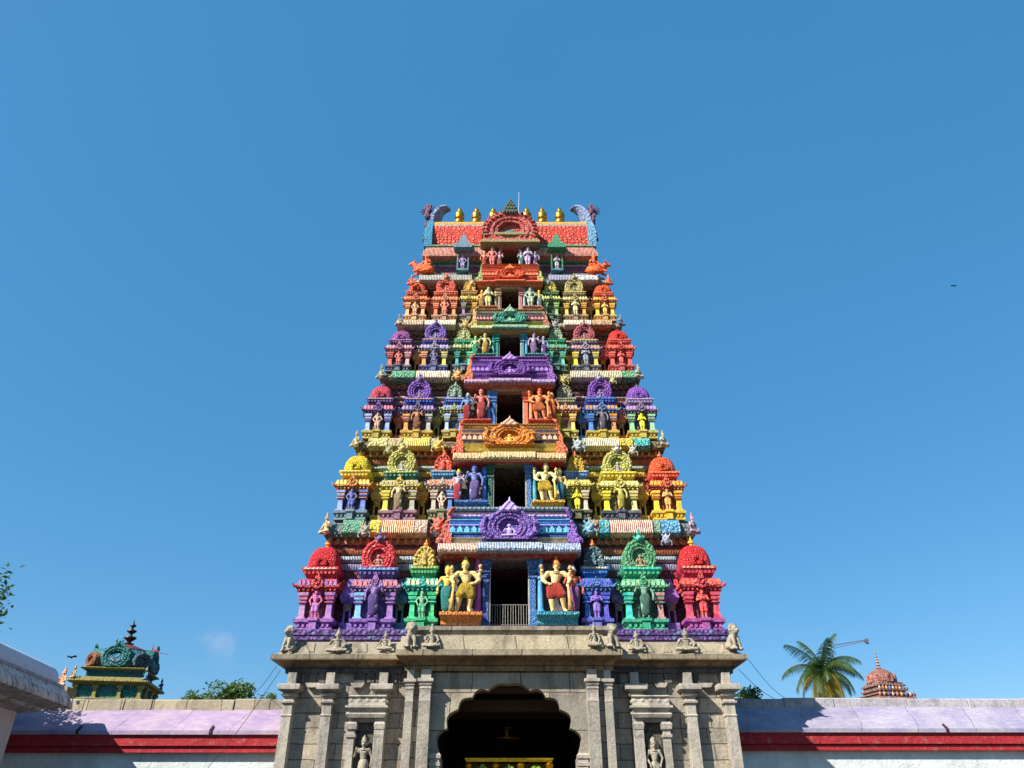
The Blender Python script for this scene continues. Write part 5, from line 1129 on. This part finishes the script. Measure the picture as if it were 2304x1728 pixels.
def bwall(name, label, x0, x1, yw, lav, vred0, vred1, vsl, vtop):
    t = thing(name, label, 'wall', ((x0 + x1) / 2, yw, 0), 0, 'boundary walls either side of the gateway'); hl = (x1 - x0) / 2
    zr0, zr1 = ZZ(vred0, yw - .22), ZZ(vred1, yw - .28); zs = ZZ(vsl, yw + .75); zt = ZZ(vtop, yw + .8)
    def ex(nm, pr, mt):
        b = MB(); b.prism(pr, 'x', -hl, hl); return obj(nm, b.mesh(nm, smooth=30), mt, t)
    ex('face', [(0, 0), (0, zr0 + .02), (1.6, zr0 + .02), (1.6, 0)], WHW)
    zm = zr0 + (zr1 - zr0) * .34
    ex('red_band', [(.3, zr0), (-.2, zr0), (-.2, zm - .02), (-.17, zm), (-.27, zm + .02), (-.28, zr1), (.3, zr1)], REDW)
    ex('sloped_coping', [(-.26, zr1 + .002), (-.36, zr1 + .01), (-.36, zr1 + .13), (-.30, zr1 + .15), (-.05, zr1 + .38), (.3, zr1 + .62), (.75, zs), (1.2, zs), (1.2, zr1)], lav)
    cm = stone('coping stones', '#a89e88', False, '#8a806c', .4) if lav is LAV else stone('grey lilac coping', '#a8a2a4', False, '#88828a', .4)
    x = -hl; rn = random.Random(x0)
    while x < hl - .05:
        w_ = min(rn.uniform(.7, 1.5) * (1 if lav is LAV else 1.8), hl - x); o1, o2 = rn.uniform(-.03, .03), rn.uniform(-.025, .02)
        b = MB(); b.prism([(.72 + o1, zs - .1), (.74 + o1, zt - .03 + o2), (.8 + o1, zt + o2), (1.3, zt + o2), (1.3, zs - .1)], 'x', x, x + w_ - .015); obj('coping_stone', b.mesh('coping_stone', smooth=30, bev=.012), cm, t); x += w_
    for k, o in enumerate((-.38, .12, .62) if lav is LAV else (-.42, .1)):
        b = MB(); xx = o * hl + (.3 if k else 0); b.prism([(-.37, zr1 + .02), (-.4, zr1 + .05), (-.4, zr1 + .16), (-.33, zr1 + .2), (-.2, zr1 + .3), (-.2, zr1 + .02)], 'x', xx, xx + .07); obj('drain_spout', b, flat('dark rust', '#3c1c20', .8), t)
    return t
bwall('boundary_wall', 'lavender topped boundary wall with a red band, left of the stone gateway', -24, -6.75, 2.2, LAV, 1693, 1654, 1597, 1573)
bwall('boundary_wall', 'pale lavender boundary wall with a red band, right of the stone gateway', 6.75, 34, 3.1, LAV2, 1688, 1649, 1590, 1571)

# ------------------------------------------------------------------ white hall at the left edge
def stained(name, hx):
    N = NT(name); p = N.pos(); n = N.noise(p, 1.2, 5, .65); st = N.noise(N.pos((5, 5, .7)), 1.3, 6, .75); f2 = N.noise(p, 22, 4, .7)
    c = N.mix(N.ramp(n, .4, .65), lin(hx), mul(lin(hx), .8)); c = N.mix(N.ramp(st, .47, .62, 0, .85), c, (.06, .055, .06, 1)); c = N.mix(N.ramp(f2, .55, .7, 0, .3), c, (.15, .13, .12, 1))
    N.l(c, N.b.inputs['Base Color']); N.b.inputs['Roughness'].default_value = .9; N.bump(f2, .4, .03); return N.m
hall = thing('hall', 'white rendered hall with stained cornice and rounded parapet at the left edge', 'building', (-14.15, 1.3, 0), R(7.0))
def hx_(nm, pr, mt, y0=-26, y1=0):
    b = MB(); n = len(pr); b.prism([(p, q) for p, q in pr], 'y', y0, y1); return obj(nm, b.mesh(nm, smooth=40), mt, hall)
HW = flat('pinkish white render', '#d8c8c4', .85, 0, .4, 3, .12)
hx_('wall', [(-1.5, 0), (-1.5, 5.0), (-6, 5.0), (-6, 0)], HW, -26, -.2)
hx_('cornice', [(-1.65, 4.75), (-1.5, 4.84), (-.9, 4.9), (-.85, 4.98), (-.1, 5.0), (0, 5.02), (.01, 5.08), (-.06, 5.25), (-.2, 5.42), (-.3, 5.54), (-.45, 5.62), (-6, 5.62), (-6, 4.75)], stained('stained white cornice', '#c8bcb4'))
hx_('parapet', [(-.5, 5.5), (-.5, 5.8), (-.56, 6.0), (-.7, 6.16), (-.9, 6.26), (-1.3, 6.32), (-4.6, 6.32), (-5.4, 6.1), (-5.6, 5.5)], flat('grey white plaster', '#b8bcc8', .85, 0, .3, 4, .1), -26, -.25)
hx_('cornice_lip', [(-.36, 5.5), (-.3, 5.58), (-.38, 5.68), (-.6, 5.68), (-.6, 5.5)], stained('stained lip', '#a89c98'), -26, -.1)
for k, (u, v0, v1) in enumerate(((142, 1552, 1597), (160, 1567, 1598))):
    y = 1.6; b = MB(); b.tube([(XU(u + 4, v0, y), y, ZZ(v0, y)), (XU(u, v1, y), y, ZZ(v1, y))], .018, 6)
    tag(obj('conduit_pipe', b, flat('pale conduit', '#c0bcb4', .5)), 'longer pale thin rod rising at the hall corner' if k == 0 else 'shorter pale thin rod to the right beside the hall corner', 'rod')

# ------------------------------------------------------------------ small shrine tower at left, behind the wall
yv = 13.0; vx = XU(262, 1560, yv); zbv_ = ZZ(1578, yv - 1.5)
vkx, vkz = .82, .7; vz0 = zbv_ * (1 - vkz)
vim = thing('shrine_tower', 'small teal and green painted shrine tower with pot spire behind the left wall', 'temple tower', (vx, yv, 0), R(9.5))
zb = zbv_; A = 1.78; vim.scale = (vkx, vkx, vkz); vim.location.z = vz0
def vo(nm, b, c, mode='plain', acc=None, sc=1, sm=30): return obj(nm, b.mesh(nm, smooth=sm), paint(c, mode, acc, sc), vim)
b = MB(); b.box(-A - .3, A + .3, -A - .3, A + .3, -vz0 / vkz, zb - .2); b.stack(0, 0, A, A, [(zb - .2, .15), (zb - .1, .25), (zb + .02, .22), (zb + .04, .1), (zb + .14, .18), (zb + .2, .15)]); vo('base', b, '#8c7848', 'plain', '#6a5030')
b = MB(); b.box(-A + .12, A - .12, -A + .12, A - .12, zb + .18, zb + 1.05); vo('storey_wall', b, '#1f7c78', 'relief', '#48b09c', 1.5)
for dx, dy in [(i_, -1) for i_ in (-1, -.38, .38, 1)] + [(1, j_) for j_ in (-.4, .35, 1)] + [(-1, 1)]:
    b = MB(); b.stack(dx * (A - .08), dy * (A - .08), .09, .09, [(zb + .2, .05), (zb + .3, .05), (zb + .32, 0), (zb + .8, 0), (zb + .84, .06), (zb + .95, .07), (zb + 1.04, .03)]); vo('column', b, '#948848', 'plain', '#3c7858')
b = MB(); b.stack(0, 0, A, A, [(zb + 1.02, .02), (zb + 1.1, .05), (zb + 1.12, .26), (zb + 1.2, .32), (zb + 1.28, .3), (zb + 1.42, .12), (zb + 1.5, .02)]); vo('eave', b, '#6c8458', 'band', '#b89848', 1.3)
b = MB(); b.stack(0, 0, A, A, [(zb + 1.48, -.35), (zb + 1.9, -.35), (zb + 1.92, -.28), (zb + 2.02, -.22)]); vo('neck', b, '#185c68', 'relief', '#30a0a0', 1.5)
b = MB(); b.stack(0, 0, A, A, [(zb + 1.98, -.3), (zb + 2.0, -.12), (zb + 2.08, -.05), (zb + 2.14, -.12)]); vo('roof_ledge', b, '#c8a850', 'band', '#486840', 1.5)
b = MB(); b.lathe(0, 0, [(zb + 2.12, 1.55), (zb + 2.3, 1.72), (zb + 2.7, 1.76), (zb + 3.1, 1.6), (zb + 3.4, 1.3), (zb + 3.6, .95), (zb + 3.72, .5)], 32, 2.15); vo('dome', b, '#1f6c84', 'relief', '#3aa09c', 1.2, 50)
b = MB(); b.lathe(0, 0, [(zb + 3.4, 1.22), (zb + 3.46, 1.26), (zb + 3.5, 1.2), (zb + 3.62, .95), (zb + 3.8, .55), (zb + 3.92, .25), (zb + 4.0, .22)], 32, 2.3); vo('dome_cap', b, '#7c2a28', 'scales', '#a86050', 1.3, 50)
for a_, nm in ((0, 1), (90, 1), (180, 1), (270, 1)):
    b = MB(); horseshoe(b, .76, zb + 2.8, 0, .8, .82, .08, 13)
    b.ball((0, 0, zb + 3.66), (.1, .1, .16)); 
    for s in (-1, 1): b.tube([(s * .1, 0, zb + 3.6), (s * .18, 0, zb + 3.8), (s * .1, 0, zb + 3.95)], [.07, .05, .01], 6)
    a = R(a_); o = obj('horseshoe_gable', b.mesh('horseshoe_gable', smooth=40), paint('#147870', 'relief', '#38a898', 1.6), vim, (math.sin(a) * 1.72, -math.cos(a) * 1.72, 0), rz=a)
    obj('relief_figure', fig('seated', 1)[0], paint('#a8a878', 'plain'), o, (0, .12, zb + 2.2), (.75, .4, .7))
for a_ in (45, 135, 225, 315):
    b = MB(); horseshoe(b, .5, zb + 2.6, 0, .5, .7, .08, 9, 32); a = R(a_); obj('corner_gable', b.mesh('corner_gable', smooth=40), paint('#8c5038' if a_ == 315 else '#1f6078', 'relief', '#d0a060', 1.6), vim, (math.sin(a) * 2.0, -math.cos(a) * 2.0, 0), rz=a)
b = MB(); z = zb + 3.95; b.lathe(0, 0, [(z, .25), (z + .06, .3), (z + .12, .12), (z + .2, .12), (z + .42, .36), (z + .5, .34), (z + .56, .1), (z + .7, .08), (z + .88, .28), (z + .96, .26), (z + 1.0, .07), (z + 1.14, .06), (z + 1.26, .18), (z + 1.34, .16), (z + 1.38, .05), (z + 1.7, .015)], 16)
obj('pot_finial', b.mesh('pot_finial', smooth=50), flat('dark copper finial', '#33221a', .5, .4), vim)
for (dx, dy, c) in ((-1, -1, '#b09050'), (1, -1, '#3878a0'), (1, 1, '#28508c')):
    t = statue('seated', {(-1, -1): 'ochre figure seated on the near left corner of the teal shrine tower', (1, -1): 'blue figure seated on the middle corner of the teal shrine tower', (1, 1): 'dark blue figure on the far right corner of the teal shrine tower'}[(dx, dy)],
               (vx + math.cos(R(9.5)) * dx * (A + .1) * vkx - math.sin(R(9.5)) * dy * (A + .1) * vkx, yv + math.sin(R(9.5)) * dx * (A + .1) * vkx + math.cos(R(9.5)) * dy * (A + .1) * vkx, zb + 1.33 * vkz), .6, [c, c, '#c8a060', c], 1, R(-35))
t = thing('metal_spear', 'red metal spear with a leaf blade and a thin rod beside the teal shrine tower', 'spear', (XU(337, 1480, yv), yv, ZZ(1482, yv)))
b = MB(); b.tube([(0, 0, 0), (.02, 0, .4), (.04, 0, .72)], [.05, .03, .01], 6); obj('staff', b, flat('red painted iron', '#a8202c', .5), t)
b = MB(); b.prism([(0, .36), (.12, .44), (.42, .34), (.12, .3)], 'y', -.02, .02); obj('blade', b, flat('red painted iron', '#a8202c', .5), t)
b = MB(); b.tube([(.15, 0, .3), (.85, 0, .2)], .014, 6); obj('rod', b, flat('dull grey metal', '#6a6a6c', .5, .6), t)
t = statue('seated', 'orange and white painted crouching figure at the corner between the hall and teal shrine tower', (XU(138, 1545, 9), 9, ZZ(1548, 9)), .85, H('e0905c', 'e8d8c0', 'd89060', 'c08060'), 1, R(-40), wide=1.5)
b = MB(); b.box(-.5, .5, -.4, .4, 0, ZZ(1548, 9) - .002); o = tag(obj('plinth_block', b, flat('ochre plaster block', '#a08058', .8), None, (XU(138, 1545, 9), 9, 0)), 'tall plain plastered plinth under the orange crouching figure, mostly behind the wall', 'plinth')

# ------------------------------------------------------------------ pink dome tower at right
yr = 35.0; rx = XU(1990, 1560, yr); zb = ZZ(1574, yr); dkx, dkz = .6, .68; dz_ = zb * (1 - dkz)
dt = thing('shrine_tower', 'distant small pinkish red domed shrine tower beside the palm', 'temple tower', (rx, yr, dz_), R(12)); dt.scale = (dkx, dkx, dkz)
def vo(nm, b, c, mode='plain', acc=None, sc=1, sm=40): return obj(nm, b.mesh(nm, smooth=sm), paint(c, mode, acc, sc), dt)
b = MB(); b.box(-2.3, 2.3, -2.3, 2.3, -dz_ / dkz, zb - .4); b.stack(0, 0, 2.3, 2.3, [(zb - .4, .1), (zb - .3, .3), (zb, .15), (zb + .02, -.1), (zb + .3, -.1), (zb + .32, .1), (zb + .45, -.1)]); vo('lower_storey', b, '#94685a', 'relief', '#b8b0a8')
b = MB(); b.stack(0, 0, 1.75, 1.75, [(zb + .4, 0), (zb + .7, 0), (zb + .72, .2), (zb + .86, .2), (zb + .95, -.1), (zb + 1.2, -.1), (zb + 1.22, .1), (zb + 1.35, .1), (zb + 1.42, -.1), (zb + 1.6, -.1)]); vo('upper_storey', b, '#8c5c50', 'relief', '#b8b0a8', .9)
for k in range(9):
    for j, (rr_, z_, c) in enumerate(((2.35, .25, '#b06048'), (1.85, .95, '#b86a50'))):
        for axis in (0, 1):
            q = (k - 4) / 4 * rr_; x_, y_ = (q, -rr_) if axis == 0 else (rr_, q)
            b = MB(); b.ball((x_, y_, zb + z_), (.17, .17, .2), 8, 5); b.tube([(x_, y_, zb + z_ + .15), (x_, y_, zb + z_ + .36)], [.06, .01], 5); vo('corner_knob', b, ['#b06048', '#a89088', '#4a5888', '#b08858'][(k * 3 + j) % 4])
b = MB(); b.lathe(0, 0, [(zb + 1.5, 1.5), (zb + 1.7, 1.7), (zb + 2.0, 1.72), (zb + 2.3, 1.6), (zb + 2.7, 1.25), (zb + 3.0, .8), (zb + 3.15, .4)], 28, 2.2); vo('dome', b, '#9c6050', 'scales', '#c0a090', .8, 50)
for a_ in range(0, 360, 45):
    b = MB(); horseshoe(b, .5, zb + 2.0, 0, .5, .7, .1, 9, 28); a = R(a_); o = obj('dome_gable', b.mesh('dome_gable', smooth=40), paint('#b87868', 'relief', '#d0c0b8', 1.4), dt, (math.sin(a) * 1.72, -math.cos(a) * 1.72, 0), rz=a)
b = MB(); z = zb + 3.05; pr = [(z, .5)]
for k in range(6): zz = z + .1 + k * .3; r_ = .34 - k * .045; pr += [(zz, r_ * .5), (zz + .1, r_), (zz + .2, r_ * .5)]
pr.append((z + 2.2, .02)); b.lathe(0, 0, pr, 12); vo('spire', b, '#907870', 'plain')

# ------------------------------------------------------------------ trees
def leafmat(name, c1, c2):
    N = NT(name); oi = N.n('ShaderNodeNewGeometry'); n = N.noise(oi.outputs['Position'], 2.2, 3); r = oi.outputs['Random Per Island']
    c = N.mix(r, lin(c1), lin(c2)); c = N.mix(N.ramp(n, .4, .65, 0, .5), c, mul(lin(c1), .6)); N.l(c, N.b.inputs['Base Color']); N.b.inputs['Roughness'].default_value = .5
    tr = N.n('ShaderNodeBsdfTranslucent'); N.l(c, tr.inputs['Color']); ms = N.n('ShaderNodeMixShader'); ms.inputs[0].default_value = .3
    out = [q for q in N.t.nodes if q.type == 'OUTPUT_MATERIAL'][0]; N.l(N.b.outputs[0], ms.inputs[1]); N.l(tr.outputs[0], ms.inputs[2]); N.l(ms.outputs[0], out.inputs[0]); return N.m
LEAF = leafmat('broad leaves', '#3c5a1c', '#6c8434'); BARK = flat('bark', '#5c4a38', .9, 0, .8, 14)
def tree(label, x, y, zc, r, n, leaf, seed, sq=.8, nm='broadleaf_tree'):
    rnd = random.Random(seed); t = thing(nm, label, 'tree', (x, y, 0), 0, 'leafy trees behind the walls')
    b = MB(); b.tube([(0, 0, 0), (.1, 0, zc * .5), (0, .1, zc * .85)], [r * .12, r * .09, r * .06], 8); cl = []
    for k in range(9):
        a = rnd.uniform(0, 6.28); q = rnd.uniform(.3, .9) * r; p = (q * math.cos(a), q * math.sin(a), zc + rnd.uniform(-.5, .75) * r * sq); cl.append((p, rnd.uniform(.28, .46) * r)); b.tube([(0, .05, zc * .8), (p[0] * .5, p[1] * .5, zc * .9 + p[2] * .1 - .1 * r), p], [r * .05, r * .03, r * .012], 6)
    obj('trunk', b, BARK, t); cl.append(((0, 0, zc), r * .5)); cl.append(((0, 0, zc + r * .45), r * .4))
    b = MB()
    for k in range(n):
        (p, cr) = rnd.choice(cl); v = Vector((rnd.gauss(0, 1), rnd.gauss(0, 1), rnd.gauss(0, 1))).normalized() * cr * rnd.uniform(.55, 1.15) * (1.0 if rnd.random() < .93 else 1.3)
        c = Vector(p) + v; a1 = Vector((rnd.gauss(0, 1), rnd.gauss(0, 1), rnd.gauss(0, .6))).normalized(); a2 = a1.cross(Vector((rnd.gauss(0, 1), rnd.gauss(0, 1), rnd.gauss(0, 1)))).normalized(); l_ = leaf * rnd.uniform(.7, 1.3)
        b.add([c - a1 * l_, c + a2 * l_ * .45, c + a1 * l_, c - a2 * l_ * .45], [(0, 1, 2, 3)])
    me = bpy.data.meshes.new('crown'); me.from_pydata(b.v, [], b.f); obj('crown', me, LEAF, t); return t
tree('leafy tree whose crown edge shows at the left border', -21.05, 1.0, 6.9, 3.4, 15000, .11, 4)
yt = 35
tree('round leafy tree rising behind the left wall near the gateway', XU(525, 1560, yt), yt, ZZ(1585, yt), 1.75, 3000, .13, 5)
tree('small sparse tree right of the round tree behind the left wall', XU(580, 1570, yt), yt + 2, ZZ(1585, yt), 1.3, 900, .12, 15)
tree('low treetop just showing over the left wall beside the teal shrine tower', XU(430, 1580, yt), yt, ZZ(1590, yt), 1.3, 1100, .12, 6)
tree('light green treetop peeking over the right wall next to the gateway', XU(1688, 1575, 20), 20, ZZ(1580, 20), 1.0, 1400, .1, 7)
# palm
yp = 45.0; px_ = XU(1850, 1505, yp); pz = ZZ(1512, yp)
palm = thing('palm_tree', 'coconut palm with drooping green and yellow fronds behind the right wall', 'tree', (px_, yp, 0))
b = MB(); b.tube([(1.6, .5, 0), (.8, .3, pz * .5), (0.1, 0, pz * .9), (0, 0, pz)], [.32, .24, .18, .2], 10); obj('trunk', b, flat('grey palm trunk', '#7c6c58', .9, 0, .8, 10), palm)
b = MB()
for k in range(7): a = k * .9; b.ball((.3 * math.cos(a), .3 * math.sin(a), pz - .15 - .1 * (k % 2)), .17, 8, 6)
obj('coconuts', b, flat('green coconut husk', '#7a7c28', .5), palm)
PG = leafmat('palm green', '#2a4216', '#4a6222'); PY = leafmat('palm yellow', '#8c7c18', '#b09a28')
rnd = random.Random(21)
for k in range(40):
    a = k * 2.39996 + rnd.uniform(-.15, .15); el = R(86 - 140 * (k / 39) ** .85 + rnd.uniform(-7, 7)); Ln = rnd.uniform(3.1, 3.7) * (1.12 if k < 14 else 1.0)
    dirh = Vector((math.cos(a), math.sin(a) * .9, 0)); pts_ = []; p = Vector((0, 0, pz)); e = el; N_ = 26
    for j in range(N_ + 1):
        pts_.append(p.copy()); p = p + (dirh * math.cos(e) + Vector((0, 0, math.sin(e)))) * (Ln / N_); e -= R(3.6 + 1.0 * (j / N_)) * (1.0 if el < R(60) else .55)
        e = max(e, R(-86))
    b = MB(); b.tube(pts_, [.05 * (1 - .8 * j / N_) for j in range(N_ + 1)], 5)
    for j in range(3, N_):
        for half in (0, .5):
            c = pts_[j].lerp(pts_[min(j + 1, N_)], half); tg = (pts_[min(j + 1, N_)] - pts_[j - 1]).normalized(); sd2 = tg.cross(Vector((0, 0, 1)))
            sd2 = sd2.normalized() if sd2.length > .05 else Vector((-dirh.y, dirh.x, 0))
            l_ = 1.1 * math.sin(math.pi * (.12 + .84 * (j / N_))) ** .7
            for s in (-1, 1):
                d_ = (sd2 * s * .75 + tg * .55 + Vector((0, 0, -.55 + rnd.uniform(-.15, .1)))).normalized(); m_ = c + d_ * l_ * .5; q_ = c + d_ * l_ + Vector((0, 0, -.22 * l_)); ww = tg * .024
                b.add([c - ww, c + ww, m_ + ww * 1.1, q_, m_ - ww * 1.1], [(0, 1, 2, 4), (2, 3, 4)])
    me = bpy.data.meshes.new('frond'); me.from_pydata(b.v, [], b.f)
    o = obj('frond', me, PY if k > 21 and k % 3 else PG, palm)
# ------------------------------------------------------------------ cables, lamp arm, birds
WI = flat('black cable', '#1a1a1c', .6)
for lab, p, q, sag in (('thin cable from the left cornice corner dropping behind the left wall', (622, 1499, .3), (560, 1572, 5), .1), ('thin cable from the left cornice corner crossing in front of the left wall', (631, 1508, -.1), (468, 1728, .6), .12),
                       ('lower thin cable slanting down over the right wall', (1662, 1506, .3), (1742, 1572, 6), .1), ('upper thin cable slanting down over the right wall', (1684, 1484, .2), (1768, 1572, 7), .15)):
    P0 = Vector((XU(p[0], p[1], p[2]), p[2], ZZ(p[1], p[2]))); P1 = Vector((XU(q[0], q[1], q[2]), q[2], ZZ(q[1], q[2])))
    b = MB(); b.tube([P0.lerp(P1, k / 10) - Vector((0, 0, sag * math.sin(math.pi * k / 10))) for k in range(11)], .009, 5); tag(obj('cable', b, WI), lab, 'cable', 'thin cables tied to the gateway cornice')
yl = 60; t = thing('street_lamp', 'slender lamp arm reaching out to the right from behind the palm crown', 'lamp', (XU(1868, 1450, yl), yl, 0))
g0 = ZZ(1452, yl); x1 = XU(1948, 1440, yl) - XU(1868, 1450, yl); z1 = ZZ(1440, yl); me_ = flat('galvanised lamp pole', '#7c7484', .5, .5)
b = MB(); b.tube([(0, 0, 0), (0, 0, g0 - .3), (.3, 0, g0)], [.1, .07, .05], 8); obj('pole', b, me_, t)
b = MB(); b.tube([(.3, 0, g0), (x1, 0, z1)], .05, 6); b.tube([(.3, 0, g0 - .3), (x1, 0, z1 - .12)], .03, 6); obj('arm', b, me_, t)
b = MB(); b.prism([(x1 - .15, z1 - .2), (x1 + .2, z1 - .45), (x1 + .25, z1 + .1), (x1 - .1, z1 + .12)], 'y', -.15, .15); obj('lamp_head', b, me_, t)
for lab, u, v, y, sp in (('tiny dark bird flying in the open sky at right', 2147, 643, 60, .34), ('tiny dark bird in the sky above the hall roof', 160, 1479, 40, .34)):
    b = MB(); b.ball((0, 0, 0), (.1, .2, .08), 8, 6); b.add([(0, -.08, .03), (-sp, .05, .16), (-sp * 1.2, .12, .02), (0, .12, .03), (0, -.08, .06), (-sp, .05, .19), (-sp * 1.2, .12, .04), (0, .12, .06)], [(0, 1, 2, 3), (4, 5, 6, 7), (0, 4, 5, 1), (2, 6, 7, 3)])
    b.add([(0, -.08, .03), (sp, .05, .16), (sp * 1.2, .12, .02), (0, .12, .03), (0, -.08, .06), (sp, .05, .19), (sp * 1.2, .12, .04), (0, .12, .06)], [(0, 1, 2, 3), (4, 5, 6, 7), (0, 4, 5, 1), (2, 6, 7, 3)])
    tag(obj('bird', b, flat('dark feathers', '#22222a', .7), None, (XU(u, v, y), y, ZZ(v, y))), lab, 'bird', 'tiny distant birds')
